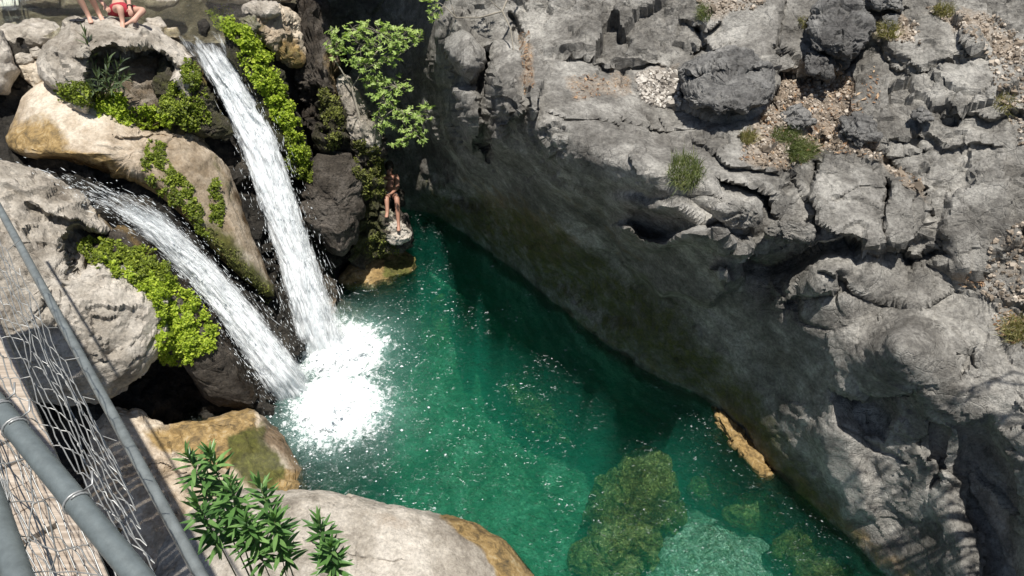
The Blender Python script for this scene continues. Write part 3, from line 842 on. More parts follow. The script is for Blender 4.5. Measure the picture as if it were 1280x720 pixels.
bed = mk('pool_bed', np.stack([X, Y, Z], -1).reshape(-1, 3), grid_quads(nr_, nc_)[:, ::-1][:, [0, 1, 2, 3]], kb.m)
tag(bed, kind='structure')

kw = NT('clear_green_water')
kw.n.remove(kw.bsdf)
def water_surface(k, foam_attr=True, tint=(0.93, 1.0, 0.985), glint=1.0):
    c = k.coord()
    gl = k.new('ShaderNodeBsdfGlossy')
    gl.inputs['Roughness'].default_value = 0.08
    tr = k.new('ShaderNodeBsdfTransparent')
    tr.inputs[0].default_value = (*tint, 1)
    h = k.math('ADD', k.math('MULTIPLY', k.noise(c, 6, 4, 0.6, 0.4), 1.0), k.math('MULTIPLY', k.noise(c, 22, 3, 0.6, 0.6), 0.45))
    nrm = k.bump(h, 1.0 * glint, 0.24)
    k.link(nrm, gl.inputs['Normal'])
    fr = k.new('ShaderNodeFresnel')
    fr.inputs[0].default_value = 1.33
    k.link(nrm, fr.inputs['Normal'])
    mx = k.new('ShaderNodeMixShader')
    k.link(fr.outputs[0], mx.inputs[0])
    k.link(tr.outputs[0], mx.inputs[1])
    k.link(gl.outputs[0], mx.inputs[2])
    if not foam_attr:
        k.link(mx.outputs[0], k.out.inputs[0])
        return
    fa = k.new('ShaderNodeAttribute', attribute_name='mask')
    sp_ = k.new('ShaderNodeSeparateColor')
    k.link(fa.outputs['Color'], sp_.inputs[0])
    n1 = k.noise(c, 5, 9, 0.72, 1.2)
    n2 = k.noise(c, 24, 6, 0.75, 1.0)
    nn = k.math('ADD', k.math('MULTIPLY', n1, 0.55), k.math('MULTIPLY', n2, 0.45))
    f = k.math('ADD', sp_.outputs[0], k.math('MULTIPLY', k.math('SUBTRACT', nn, 0.5), 3.4))
    f = k.math('MULTIPLY', k.mr(f, 0.42, 0.85), k.mr(sp_.outputs[0], 0.0, 0.12))
    speck = k.math('MULTIPLY', k.mr(k.noise(k.coord((1.0, 2.2, 1)), 11, 3, 0.55, 1.4), 0.655, 0.70), k.mr(k.noise(c, 0.9, 4, 0.6), 0.42, 0.6, 0, 0.85))  # white flecks: painted sun glints and drifting bubbles
    df = k.new('ShaderNodeBsdfDiffuse')
    df.inputs[0].default_value = (0.88, 0.92, 0.92, 1)
    m2 = k.new('ShaderNodeMixShader')
    k.link(k.math('MAXIMUM', f, k.math('MULTIPLY', speck, sp_.outputs[1])), m2.inputs[0])
    k.link(mx.outputs[0], m2.inputs[1])
    k.link(df.outputs[0], m2.inputs[2])
    # air bubbles beaten into the water round the falls
    aer = k.new('ShaderNodeBsdfDiffuse')
    aer.inputs[0].default_value = (0.42, 0.70, 0.64, 1)
    m3 = k.new('ShaderNodeMixShader')
    k.link(k.math('MULTIPLY', k.mr(sp_.outputs[2], 0.0, 1.0), k.mr(k.noise(c, 2.2, 6, 0.7, 1.0), 0.3, 0.7, 0.25, 1.0)), m3.inputs[0])
    k.link(mx.outputs[0], m3.inputs[1])
    k.link(aer.outputs[0], m3.inputs[2])
    k.link(m3.outputs[0], m2.inputs[1])
    k.link(m2.outputs[0], k.out.inputs[0])
water_surface(kw)
ab = kw.new('ShaderNodeVolumeAbsorption')
ab.inputs['Color'].default_value = (0.03, 0.80, 0.64, 1)
ab.inputs['Density'].default_value = 0.33
sct = kw.new('ShaderNodeVolumeScatter')
sct.inputs['Color'].default_value = (0.10, 0.92, 0.66, 1)
sct.inputs['Density'].default_value = 0.095
av = kw.new('ShaderNodeAddShader')
kw.link(ab.outputs[0], av.inputs[0])
kw.link(sct.outputs[0], av.inputs[1])
kw.link(av.outputs[0], kw.out.inputs['Volume'])

x0, x1, y0, y1, st = -7.5, 7.5, 2.2, 16.8, 0.045
X, Y, nr_, nc_ = grid_xy(x0, x1, y0, y1, st)
pp = np.stack([X, Y, X * 0], -1)
fx1, fy1 = px_to_xy(428, 436)
fx2, fy2 = px_to_xy(422, 512)
d1 = np.hypot(X - fx1, Y - fy1)
d2 = np.hypot(X - fx2, Y - fy2)
dd = np.minimum(d1, d2)
foam = np.clip(1.0 - dd / 1.05, 0, 1.2) + 0.18 * np.exp(-(np.hypot(X - (fx1 + fx2) / 2, Y - (fy1 + fy2) / 2) / 0.7) ** 2) + 0.30 * np.exp(-(dd / 1.7) ** 2)
churn = np.exp(-(dd / 2.2) ** 2)
Z = (0.016 + 0.05 * churn) * fbm(pp * 2.8, 4, 401) + 0.009 * fbm(pp * 7, 3, 403, ridged=True) + 0.012 * np.sin(dd * 9 + 2 * fbm(pp * .8, 2, 404)) * np.exp(-dd / 2.6)
top = np.stack([X, Y, Z], -1).reshape(-1, 3)
q = grid_quads(nr_, nc_)[:, ::-1]
mkk = np.zeros((len(top), 4))
mkk[:, 0] = foam.ravel()
mkk[:, 2] = (0.6 * np.exp(-(dd / 0.85) ** 2)).ravel()
mkk[:, 1] = np.clip(0.4 + 0.8 * np.exp(-(dd / 4.5) ** 2), 0, 1).ravel()
n = len(top)
ring = list(range(nc_)) + [k * nc_ + nc_ - 1 for k in range(1, nr_)] + [(nr_ - 1) * nc_ + k for k in range(nc_ - 2, -1, -1)] + [k * nc_ for k in range(nr_ - 2, 0, -1)]
low = top[ring].copy()
low[:, 2] = -4.4
fc = [tuple(x) for x in q]
m_ = len(ring)
for k in range(m_):
    fc.append((ring[k], n + k, n + (k + 1) % m_, ring[(k + 1) % m_]))
fc.append(tuple(n + k for k in range(m_))[::-1])
wat = mk('pool_water', np.vstack([top, low]), fc, kw.m, None, True, np.vstack([mkk, np.zeros((m_, 4))]))
bmm = bmesh.new(); bmm.from_mesh(wat.data); bmesh.ops.recalc_face_normals(bmm, faces=bmm.faces); bmm.to_mesh(wat.data); bmm.free()
tag(wat, kind='structure')

# upper pool
ku = NT('shallow_stream_water')
ku.n.remove(ku.bsdf)
water_surface(ku, False, (0.80, 0.80, 0.72), 0.6)
X, Y, nr_, nc_ = grid_xy(-14, -4.35, 12.1, 19, 0.12)
pp = np.stack([X, Y, X * 0], -1)
sw = mk('stream_water', np.stack([X, Y, 4.86 + 0.008 * fbm(pp * 3, 3, 411)], -1).reshape(-1, 3), grid_quads(nr_, nc_)[:, ::-1], ku.m)
tag(sw, kind='structure')
M_SBED = rock_mat('stream_bed_rock', (0.07, 0.062, 0.045), (0.17, 0.15, 0.11), (0.34, 0.31, 0.25), 0.4, 1.0, 0.4)
zb = 4.5 + 0.14 * fbm(pp * 0.8, 4, 413) - 0.25 * sstep(Y, 15, 13)
zb = zb + 0.25 * sstep(X, -11, -14) + 1.6 * sstep(Y, 16.8, 19)
sb = mk('stream_bed', np.stack([X, Y, zb], -1).reshape(-1, 3), grid_quads(nr_, nc_)[:, ::-1], M_SBED, mask=np.zeros((X.size, 4)))
tag(sb, kind='structure')
ROCKS.append(sb)
# ------------------------------------------------------------------ surface finder for things that stand on rock
_vs, _fs, _off = [], [], 0
for o in ROCKS:
    me = o.data
    _vs.append(np.array([x.co[:] for x in me.vertices]) if len(me.vertices) < 1 else None)
def _bvh(objs):
    V_, Fc, off = [], [], 0
    for o in objs:
        me = o.data
        a = np.empty(len(me.vertices) * 3)
        me.vertices.foreach_get('co', a)
        V_.append(a.reshape(-1, 3))
        for p in me.polygons:
            Fc.append([i + off for i in p.vertices])
        off += len(me.vertices)
    return BVHTree.FromPolygons(np.vstack(V_).tolist(), Fc)
BV = _bvh(ROCKS)
def hit(u, v):
    d = V3(ray(u, v)).normalized()
    loc, nrm, idx, dist = BV.ray_cast(Vector((0, 0, H)), d)
    if loc is None:
        return None, None
    if nrm.dot(d) > 0:
        nrm = -nrm
    return loc, nrm
def drop(x, y, z=30):
    loc, nrm, idx, dist = BV.ray_cast(Vector((x, y, z)), Vector((0, 0, -1)))
    return loc

# ------------------------------------------------------------------ waterfalls
def fall_mat(name, dens, sx):
    k = NT(name)
    uv = k.new('ShaderNodeAttribute', attribute_name='flow')
    mp = k.new('ShaderNodeMapping')
    mp.inputs['Scale'].default_value = (sx, 1.6, 1)
    k.link(uv.outputs['Vector'], mp.inputs[0])
    n1 = k.noise(mp.outputs[0], 1.0, 7, 0.72, 0.5)
    mp2 = k.new('ShaderNodeMapping')
    mp2.inputs['Scale'].default_value = (sx * 4, 3.2, 1)
    k.link(uv.outputs['Vector'], mp2.inputs[0])
    n2 = k.noise(mp2.outputs[0], 1.0, 4, 0.6, 1.2)
    sp_ = k.new('ShaderNodeSeparateXYZ')
    k.link(uv.outputs['Vector'], sp_.inputs[0])
    nn = k.math('ADD', k.math('MULTIPLY', n1, 0.6), k.math('MULTIPLY', n2, 0.4))
    a = k.math('ADD', sp_.outputs[2], k.math('MULTIPLY', k.math('SUBTRACT', nn, 0.5), 2.6))
    alpha = k.mr(a, dens, dens + 0.5)
    k.link(k.ramp(n2, [(0.3, (0.74, 0.79, 0.81)), (0.5, (0.90, 0.93, 0.94)), (0.7, (0.95, 0.96, 0.96))]), k.bsdf.inputs['Base Color'])
    k.bsdf.inputs['Roughness'].default_value = 0.35
    k.bsdf.inputs['Specular IOR Level'].default_value = 0.4
    k.link(alpha, k.bsdf.inputs['Alpha'])
    k.link(k.bump(nn, 0.8, 0.12), k.bsdf.inputs['Normal'])
    return k.m
M_FOAM = plain('white_foam', (0.88, 0.92, 0.93), 0.5, vary=0.04)

def resample(pts, n):
    pts = np.array(pts, float)
    d = np.r_[0, np.cumsum(np.hypot(np.diff(pts[:, 0]), np.diff(pts[:, 1])))]
    s = np.linspace(0, d[-1], n)
    return np.stack([np.interp(s, d, pts[:, k]) for k in range(pts.shape[1])], -1)

def fall(name, left, right, zs, thick, dens, sx, cen, seed, label, ns=260, nw=46):
    """left/right: edges (u, v, t); a thick, uneven sheet with loose strands and drops"""
    L = resample(left, ns)
    R = resample(right, ns)
    a = np.linspace(0, 1, nw)
    root = empty(name, V3(P(*L[-1])))
    tag(root, label, 'waterfall')
    inv = Matrix.Translation(root.location).inverted()
    m = fall_mat(name + '_water', dens, sx)
    Lw, Rw = P(L[:, 0], L[:, 1], L[:, 2]), P(R[:, 0], R[:, 1], R[:, 2])
    length = np.r_[0, np.cumsum(np.linalg.norm(np.diff((Lw + Rw) / 2, axis=0), axis=1))]
    for lay in range(3):
        A, S = np.meshgrid(a, np.arange(ns), indexing='xy')
        wid = np.linalg.norm(Rw - Lw, axis=1)[:, None]
        pos = Lw[:, None] * (1 - A[..., None]) + Rw[:, None] * A[..., None]
        q = grid_quads(ns, nw)
        nr = vnormals(pos.reshape(-1, 3), q).reshape(ns, nw, 3)
        if nr[..., 1].mean() > 0:
            nr = -nr
        fl = np.stack([(A - 0.5) * wid * 6, length[:, None] * 0.9 + 0 * A, A * 0 + lay * 3.7 + seed], -1)
        lift = thick * (0.2 + 0.55 * lay) * np.clip(1 - (2 * A - 1) ** 2, 0, 1) ** 0.6 + 0.10 * fbm(fl * np.array([1.0, 1.2, 1]), 4, seed + lay) + 0.05 * fbm(fl * np.array([3.0, 2.4, 1]), 3, seed + 5 + lay)
        pos = pos + nr * lift[..., None]
        edge = np.clip(1 - np.abs(2 * A - 1) ** 2.2, 0, 1)
        ss = (length / length[-1])[:, None]
        dn = edge * np.interp(ss, *cen) - 0.22 * lay * 0.8
        o = mk('water_sheet', pos.reshape(-1, 3), q, m, root)
        at = o.data.attributes.new('flow', 'FLOAT_VECTOR', 'POINT')
        at.data.foreach_set('vector', np.stack([(A - 0.5) * wid + lay * 5.3, length[:, None] + 0 * A + lay * 2.1, dn], -1).astype(np.float32).ravel())
        o.matrix_parent_inverse = inv
    # loose strands and drops: short stretched blobs along the current
    rs = np.random.default_rng(seed)
    acc_v, acc_f, nv = [], [], 0
    N = 4200
    s = rs.uniform(0.05, 1, N) ** 0.75
    aa = 0.5 + rs.normal(0, 0.30, N) * (0.8 + 0.5 * s)
    keep = (aa > -0.35) & (aa < 1.35)
    keep &= rs.uniform(0, 1, N) < np.interp(s, *cen)
    s, aa = s[keep], aa[keep]
    idx = np.clip((s * (ns - 2)).astype(int), 0, ns - 2)
    base = Lw[idx] * (1 - aa[:, None]) + Rw[idx] * aa[:, None]
    dirv = (Lw[idx + 1] + Rw[idx + 1] - Lw[idx] - Rw[idx])
    dirv /= np.linalg.norm(dirv, axis=1, keepdims=True)
    toc = (CAM - base)
    toc /= np.linalg.norm(toc, axis=1, keepdims=True)
    base = base + toc * rs.uniform(0.02, thick * 1.6 + 0.12, len(s))[:, None]
    side = np.cross(dirv, toc)
    side /= np.linalg.norm(side, axis=1, keepdims=True) + 1e-9
    ln = rs.exponential(0.024, len(s)) + 0.005
    wd = rs.exponential(0.0016, len(s)) + 0.0016
    jit = side * rs.normal(0, 0.12, len(s))[:, None]
    dd_ = dirv + jit
    up_ = np.cross(side, dd_)
    v = np.stack([base - dd_ * ln[:, None], base + side * wd[:, None], base + up_ * wd[:, None], base - side * wd[:, None], base - up_ * wd[:, None], base + dd_ * ln[:, None] * 0.7], 1)
    tri = np.array([(0, 1, 2), (0, 2, 3), (0, 3, 4), (0, 4, 1), (5, 2, 1), (5, 3, 2), (5, 4, 3), (5, 1, 4)])
    f = (np.arange(len(s))[:, None, None] * 6 + tri[None]).reshape(-1, 3)
    o = mk('flying_drops', v.reshape(-1, 3), f, M_FOAM, root, False)
    o.matrix_parent_inverse = inv
    tag(o, kind='stuff')
    return root

fall('tall_waterfall',
     [(222, 46, 12.25), (246, 74, 12.35), (268, 108, 12.5), (285, 150, 12.6), (308, 210, 12.75), (330, 272, 12.9), (348, 330, 13.05), (360, 380, 13.2), (366, 420, 13.35), (362, 462, 13.6)],
     [(283, 36, 12.2), (292, 60, 12.3), (305, 90, 12.45), (328, 135, 12.6), (348, 170, 12.7), (362, 215, 12.8), (378, 268, 12.95), (396, 320, 13.1), (414, 370, 13.25), (432, 410, 13.4), (462, 450, 13.8)],
     None, 0.16, 0.12, 7, ([0, 0.05, 0.12, 0.25, 0.6, 0.85, 1], [-0.1, 0.35, 0.9, 1.45, 1.3, 1.05, 1.15]), 11, 'taller white waterfall pouring from the upper pool down into the green pool')
fall('low_cascade',
     [(-70, 186, 10.6), (-20, 196, 10.75), (30, 214, 10.85), (90, 244, 11.05), (135, 270, 11.2), (190, 312, 11.45), (235, 356, 11.7), (268, 398, 11.9), (300, 445, 12.05), (330, 490, 12.15), (352, 528, 12.8)],
     [(-70, 172, 10.7), (-20, 184, 10.85), (30, 197, 10.95), (100, 222, 11.1), (150, 238, 11.3), (205, 264, 11.55), (252, 308, 11.85), (300, 358, 12.1), (338, 402, 12.3), (372, 446, 12.45), (402, 486, 13.1)],
     None, 0.12, 0.26, 8, ([0, 0.2, 0.30, 0.42, 0.6, 1], [-0.05, 0.05, 0.3, 0.75, 1.05, 1.1]), 23, 'lower slanting white cascade running past the big pale grey boulder')

# boiling foam where the falls land
def foam_mound(u, v, ru, rv, h, seed, label):
    root_xy = px_to_xy(u, v)
    nr2, nt2 = 46, 110
    r = np.linspace(0, 1, nr2)[:, None]
    th = np.linspace(0, 2 * np.pi, nt2, endpoint=False)[None]
    X = r * np.cos(th); Y = r * np.sin(th)
    ed = 1 + 0.5 * fbm(np.stack([np.cos(th) * 1.1 + 0 * r, np.sin(th) * 1.1 + 0 * r, 0 * X + seed], -1), 2, seed)
    p = np.stack([root_xy[0] + X * ru * ed, root_xy[1] + Y * rv * ed, 0 * X], -1)
    n = fbm(p * 3.0, 3, seed + 1, 0.5)
    p[..., 2] = h * (1 - r ** 1.6) * (1.0 + 0.9 * n) + 0.025 * fbm(p * 8, 3, seed + 3) - 0.09 * r ** 4
    q = grid_quads(nr2, nt2, wrap=True)
    k = NT('boiling_foam')
    c = k.coord()
    nn = k.noise(c, 11, 8, 0.75, 0.8)
    fa = k.new('ShaderNodeAttribute', attribute_name='mask')
    sp_ = k.new('ShaderNodeSeparateColor')
    k.link(fa.outputs['Color'], sp_.inputs[0])
    al = k.math('ADD', sp_.outputs[0], k.math('MULTIPLY', k.math('SUBTRACT', nn, 0.5), 2.4))
    k.link(k.mr(al, 0.35, 0.6), k.bsdf.inputs['Alpha'])
    k.link(k.ramp(k.noise(c, 6, 7, 0.7, 1.0), [(0.34, (0.66, 0.76, 0.78)), (0.46, (0.88, 0.92, 0.93)), (0.6, (0.95, 0.96, 0.97))]), k.bsdf.inputs['Base Color'])  # grey-blue tones put shading into the foam colour
    k.bsdf.inputs['Roughness'].default_value = 0.5
    k.link(k.bump(nn, 0.5, 0.05), k.bsdf.inputs['Normal'])
    m = np.zeros((nr2 * nt2, 4))
    m[:, 0] = np.clip(1.4 - 1.75 * r ** 1.1 + 0 * X, 0, 1.3).ravel()
    o = mk('foam', p.reshape(-1, 3), q, k.m, None, True, m)
    tag(o, kind='stuff')
    o['label'] = label
    return o
foam_mound(424, 440, 0.74, 0.80, 0.20, 5, 'white foam boiling where the tall waterfall lands')
foam_mound(412, 516, 0.88, 0.70, 0.18, 6, 'white foam boiling where the low cascade lands')
rs = np.random.default_rng(99)
N = 4200
cxy = np.array([px_to_xy(428, 450), px_to_xy(420, 520)])
w_ = rs.integers(0, 2, N)
ang = rs.uniform(0, 2 * np.pi, N)
rad = np.abs(rs.normal(0, 0.95, N))
bp = np.stack([cxy[w_, 0] + rad * np.cos(ang), cxy[w_, 1] + rad * np.sin(ang), np.abs(rs.normal(0, 0.22, N)) * np.exp(-rad / 0.9) + 0.01], -1)
sz = rs.exponential(0.004, N) + 0.002
octa = np.array([(1, 0, 0), (0, 1, 0), (-1, 0, 0), (0, -1, 0), (0, 0, 1), (0, 0, -1)], float)
tri = np.array([(0, 1, 4), (1, 2, 4), (2, 3, 4), (3, 0, 4), (1, 0, 5), (2, 1, 5), (3, 2, 5), (0, 3, 5)])
v = bp[:, None] + octa[None] * sz[:, None, None]
o = mk('splash_drops', v.reshape(-1, 3), (np.arange(N)[:, None, None] * 6 + tri[None]).reshape(-1, 3), M_FOAM, None, False)
tag(o, kind='stuff')
# little fall that feeds the upper pool
A = Acc()
for k in range(24):
    u0 = random.uniform(-14, 20); 
    pts = [P(u0 * (1 - .04 * j) + j * 1.8 + random.uniform(-1.5, 1.5), -24 + j * (6.2 + .12 * (10 - u0) / 10), 14.3 - j * 0.16) for j in range(6)]
    A.tube(pts, [random.uniform(.006, .022)] * 6, 4)
o = A.build('far_cascade', M_FOAM)
tag(o, 'small white fall feeding the upper pool at the upper left corner', 'waterfall')
rock('boulder', [(-60, -60), (40, -60), (30, 8), (0, 14), (-60, 16)], [(0, 0, 14.9)], 0.3, M_WET, 0.6, 2.8, 0.1, 2, 88, 0.5, label='dark wet rock behind the small far fall', cat='boulder', nt_=60, nf=20)

# ------------------------------------------------------------------ moss and fern carpets
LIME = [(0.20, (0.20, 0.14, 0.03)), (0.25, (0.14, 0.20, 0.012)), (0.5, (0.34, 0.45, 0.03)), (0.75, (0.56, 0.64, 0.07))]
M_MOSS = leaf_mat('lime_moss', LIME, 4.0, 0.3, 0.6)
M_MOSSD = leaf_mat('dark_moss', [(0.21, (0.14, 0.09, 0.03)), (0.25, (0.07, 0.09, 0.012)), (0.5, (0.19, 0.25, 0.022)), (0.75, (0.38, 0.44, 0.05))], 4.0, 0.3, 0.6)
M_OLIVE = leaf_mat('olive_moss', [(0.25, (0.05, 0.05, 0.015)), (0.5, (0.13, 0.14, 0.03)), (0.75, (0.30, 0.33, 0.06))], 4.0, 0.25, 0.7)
def carpet(poly, n, mat, label, size=0.035, lift=0.09, seed=0, zmin=-9, name='moss'):
    rnd = random.Random(seed)
    n = int(n * 2.7); size *= 0.60; lift *= 0.8
    us = [p[0] for p in poly]; vs = [p[1] for p in poly]
    arr = np.array([(rnd.uniform(min(us), max(us)), rnd.uniform(min(vs), max(vs))) for _ in range(int(n * 2.6))])
    ju = arr[:, 0] + 5 * fbm(np.column_stack([arr / 12, arr[:, 0] * 0]), 3, seed)
    jv = arr[:, 1] + 5 * fbm(np.column_stack([arr / 12, arr[:, 0] * 0 + 3]), 3, seed + 1)
    arr = arr[in_poly(ju, jv, poly)][:n]
    V_, F_ = [], []
    nz = fbm(np.column_stack([arr / 9, arr[:, 0] * 0]), 3, seed + 3)
    for (u, v), g in zip(arr, nz):
        loc, nrm = hit(u, v)
        if g < -.55 or (g < -.35 and rnd.random() < .6) or loc is None or loc.z < zmin or nrm.length == 0:
            continue
        up = (nrm + Vector((0, 0, 0.7))).normalized()
        base = loc + up * (lift * (0.5 + 0.9 * max(-.5, g)) * rnd.random() ** 0.7)
        for _ in range(3):
            d = Vector((rnd.gauss(0, 1), rnd.gauss(0, 1), rnd.gauss(0, .7))).normalized()
            d = (d + up * 0.35 + Vector((0, 0, -0.25))).normalized()
            s = size * math.exp(rnd.gauss(-.1, .38)) * (1.5 if rnd.random() < .04 else 1)
            x = d.cross(up + Vector((rnd.gauss(0, .4), rnd.gauss(0, .4), rnd.gauss(0, .4))))
            if x.length < 1e-3: continue
            x.normalize()
            m0 = base + d * s * 0.55
            k = len(V_)
            V_ += [base, m0 + x * s * .38 + up * s * .1, base + d * s, m0 - x * s * .38 + up * s * .1]
            F_.append((k, k + 1, k + 2, k + 3))
    o = mk(name, V_, F_, mat, None, False)
    tag(o, kind='stuff')
    o['label'] = label
    return o
carpet([(283, 25), (305, 36), (330, 62), (352, 105), (372, 150), (385, 195), (380, 222), (368, 200), (352, 165), (322, 112), (306, 84), (296, 60), (284, 42)], 3600, M_MOSS, 'lime green moss strip hanging right of the tall waterfall', 0.05, 0.15, 1)
carpet([(255, 8), (300, 20), (306, 40), (290, 44), (262, 24)], 260, M_MOSS, 'tuft of yellow moss at the brink of the tall waterfall', 0.045, 0.10, 2)
carpet([(355, 170), (388, 190), (392, 225), (380, 232), (362, 210)], 500, M_MOSSD, 'duller moss at the foot of the lime strip', 0.045, 0.10, 3)
carpet([(120, 128), (150, 118), (180, 135), (215, 150), (215, 160), (185, 163), (150, 152), (125, 145)], 1000, M_MOSS, 'bright moss cushion at the foot of the hollow boulder', 0.05, 0.13, 4)
carpet([(65, 108), (100, 100), (125, 120), (120, 138), (90, 128), (68, 118)], 420, M_MOSSD, 'green moss fringe at the left end of the hollow boulder', 0.045, 0.10, 5)
carpet([(198, 135), (215, 112), (235, 78), (252, 88), (262, 130), (262, 155), (240, 165), (215, 150)], 1300, M_MOSSD, 'patchy moss on the rock between hollow boulder and tall waterfall', 0.045, 0.11, 6)
carpet([(186, 175), (204, 178), (214, 205), (235, 235), (250, 262), (262, 300), (245, 290), (228, 262), (200, 242), (178, 222)], 1500, M_MOSSD, 'moss band creeping down the middle of the tan rock', 0.04, 0.07, 7)
carpet([(262, 225), (272, 232), (280, 262), (278, 288), (262, 275), (260, 245)], 420, M_MOSSD, 'small moss patch on the right shoulder of the tan rock', 0.04, 0.07, 8)
carpet([(262, 285), (300, 318), (345, 372), (335, 384), (300, 345), (255, 300)], 380, M_OLIVE, 'thin olive moss along the lower end of the tan rock', 0.03, 0.04, 9)
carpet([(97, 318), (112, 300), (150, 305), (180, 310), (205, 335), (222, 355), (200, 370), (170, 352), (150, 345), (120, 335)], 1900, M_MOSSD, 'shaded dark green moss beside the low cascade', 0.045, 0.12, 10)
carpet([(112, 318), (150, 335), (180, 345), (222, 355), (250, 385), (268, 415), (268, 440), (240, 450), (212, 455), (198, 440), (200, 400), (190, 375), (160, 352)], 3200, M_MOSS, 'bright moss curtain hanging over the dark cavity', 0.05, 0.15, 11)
carpet([(440, 195), (478, 200), (480, 240), (460, 250), (446, 225)], 600, M_OLIVE, 'olive moss on the stepped rock left of the bather in the shade', 0.05, 0.1, 12)
carpet([(440, 175), (470, 180), (475, 195), (450, 195)], 260, M_OLIVE, 'olive moss under the pale sunlit rock', 0.05, 0.1, 13)
carpet([(400, 110), (425, 120), (432, 160), (420, 190), (400, 180)], 420, M_OLIVE, 'dull moss on the brown column', 0.05, 0.1, 14)
carpet([(470, 290), (490, 300), (500, 315), (470, 322), (455, 312)], 240, M_OLIVE, 'thin moss at the foot of the stepped rock', 0.04, 0.06, 15)

# ------------------------------------------------------------------ oleanders
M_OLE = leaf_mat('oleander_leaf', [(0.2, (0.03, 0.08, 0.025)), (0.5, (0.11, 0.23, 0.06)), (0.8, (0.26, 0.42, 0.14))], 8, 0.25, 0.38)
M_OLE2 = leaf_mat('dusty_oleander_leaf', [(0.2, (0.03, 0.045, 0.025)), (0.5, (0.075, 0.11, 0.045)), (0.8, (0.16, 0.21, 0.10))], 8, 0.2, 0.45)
M_STEM = plain('green_brown_stem', (0.10, 0.11, 0.04), 0.6)
def leaf_mesh(name, L, W, mat, curl=0.12, fold=0.35):
    n = 7
    V_, F_ = [], []
    for i in range(n):
        s = i / (n - 1)
        wv = W * 0.5 * (math.sin(math.pi * min(1, s ** 0.8)) ** 0.75 if 0 < s < 1 else 0.04)
        z = -curl * L * s * s
        V_ += [(s * L, -wv, z + wv * fold), (s * L, 0, z), (s * L, wv, z + wv * fold)]
        if i:
            a, b = 3 * (i - 1), 3 * i
            F_ += [(a, b, b + 1, a + 1), (a + 1, b + 1, b + 2, a + 2)]
    me = bpy.data.meshes.new(name)
    me.from_pydata(V_, [], F_)
    me.polygons.foreach_set('use_smooth', [True] * len(me.polygons))
    me.materials.append(mat)
    return me
def leaf_obj(me, parent, pos, d, up, s, inv):
    d = d.normalized()
    y = up.cross(d)
    if y.length < 1e-4: y = Vector((1, 0, 0)).cross(d)
    y.normalize()
    z = d.cross(y)
    m = Matrix((d * s, y * s, z * s)).transposed().to_4x4()
    m.translation = pos
    o = bpy.data.objects.new('leaf', me)
    COL.objects.link(o)
    o.parent = parent
    o.matrix_world = m
    o.matrix_basis = inv @ m
    return o
def oleander(base, shoots, leafL, leafW, mat, label, name='oleander', seed=0, leafy=0.74, node=0.032, droop=0.35, maxn=280):
    """base point, shoots: list of tip points; each shoot carries whorls of three leaves"""
    rnd = random.Random(seed)
    root = empty(name, base)
    tag(root, label, 'shrub')
    inv = Matrix.Translation(base).inverted()
    meshes = [leaf_mesh('leaf', 1.0, leafW / leafL, mat, c, f) for c, f in ((0.10, .3), (0.2, .5), (-.05, .35), (.32, .4))]
    A = Acc()
    for tip, top in shoots:
        tip = Vector(tip)
        mid = base.lerp(tip, 0.55) + Vector((rnd.gauss(0, .05), rnd.gauss(0, .05), 0.04)) * (tip - base).length * 0.4
        def at(s):
            return base * (1 - s) ** 2 + mid * 2 * s * (1 - s) + tip * s * s
        A.tube([at(k / 9) - base for k in range(10)], [0.012 * (1 - k / 11) * (leafL / 0.18) for k in range(10)], 6)
        Ls = (tip - base).length
        s = 1.0
        k = 0
        while s > 1 - top / Ls:
            p = at(max(0, s))
            ax = (at(min(1, s + .02)) - at(s - .02)).normalized()
            x = ax.orthogonal().normalized()
            x.rotate(Matrix.Rotation(k * 0.9 + rnd.uniform(-.3, .3), 3, ax))
            opening = min(0.82, 0.22 + k * 0.10)
            for j in range(3):
                y = x.copy()
                y.rotate(Matrix.Rotation(j * 2.094 + rnd.uniform(-.25, .25), 3, ax))
                d = (y * opening + ax * (1.15 - opening * 0.85) + Vector((0, 0, -droop * opening * rnd.random())))
                if rnd.random() < leafy:
                    leaf_obj(rnd.choice(meshes), root, p, d, ax, leafL * (0.55 + 0.45 * opening) * rnd.uniform(.8, 1.12), inv)
            s -= node * rnd.uniform(.8, 1.2) / Ls
            k += 1
    A.build('stem', M_STEM, root)
    return root
def W(u, v, t): return V3(P(u, v, t))
def ground_under(u, v, t, dx=0, dy=0):
    p = W(u, v, t)
    g = drop(p.x + dx, p.y + dy, p.z)
    return g if g else Vector((p.x + dx, p.y + dy, 0.8))
T1 = 5.6
oleander(ground_under(262, 660, T1), [(W(234, 570, T1), .95), (W(262, 566, T1 + .05), 1.15), (W(288, 604, T1), .85), (W(246, 628, T1 - .1), .7)], 0.20, 0.040, M_OLE, 'tallest oleander shrub growing up in front of the near boulder, left one of three', seed=1)
oleander(ground_under(318, 690, T1), [(W(324, 606, T1), 1.1), (W(342, 646, T1), .6), (W(306, 650, T1), .7)], 0.20, 0.040, M_OLE, 'middle oleander shrub touching the tallest one on its right', seed=2)
oleander(ground_under(398, 730, T1), [(W(398, 650, T1), .9), (W(413, 682, T1), .5)], 0.19, 0.038, M_OLE, 'small oleander shrub standing alone at the bottom edge, right one of three', seed=3)
b0, _ = hit(128, 128)
oleander(b0 or W(128, 128, 11.6), [(W(106, 42, 11.35), .75), (W(150, 80, 11.3), .5), (W(135, 76, 11.3), .5), (W(120, 90, 11.3), .45), (W(158, 95, 11.2), .4), (W(112, 105, 11.2), .3), (W(142, 105, 11.2), .35)], 0.27, 0.042, M_OLE2, 'grey green oleander growing in the hollow of the boulder under the bathers', seed=4, node=0.07, leafy=.75)

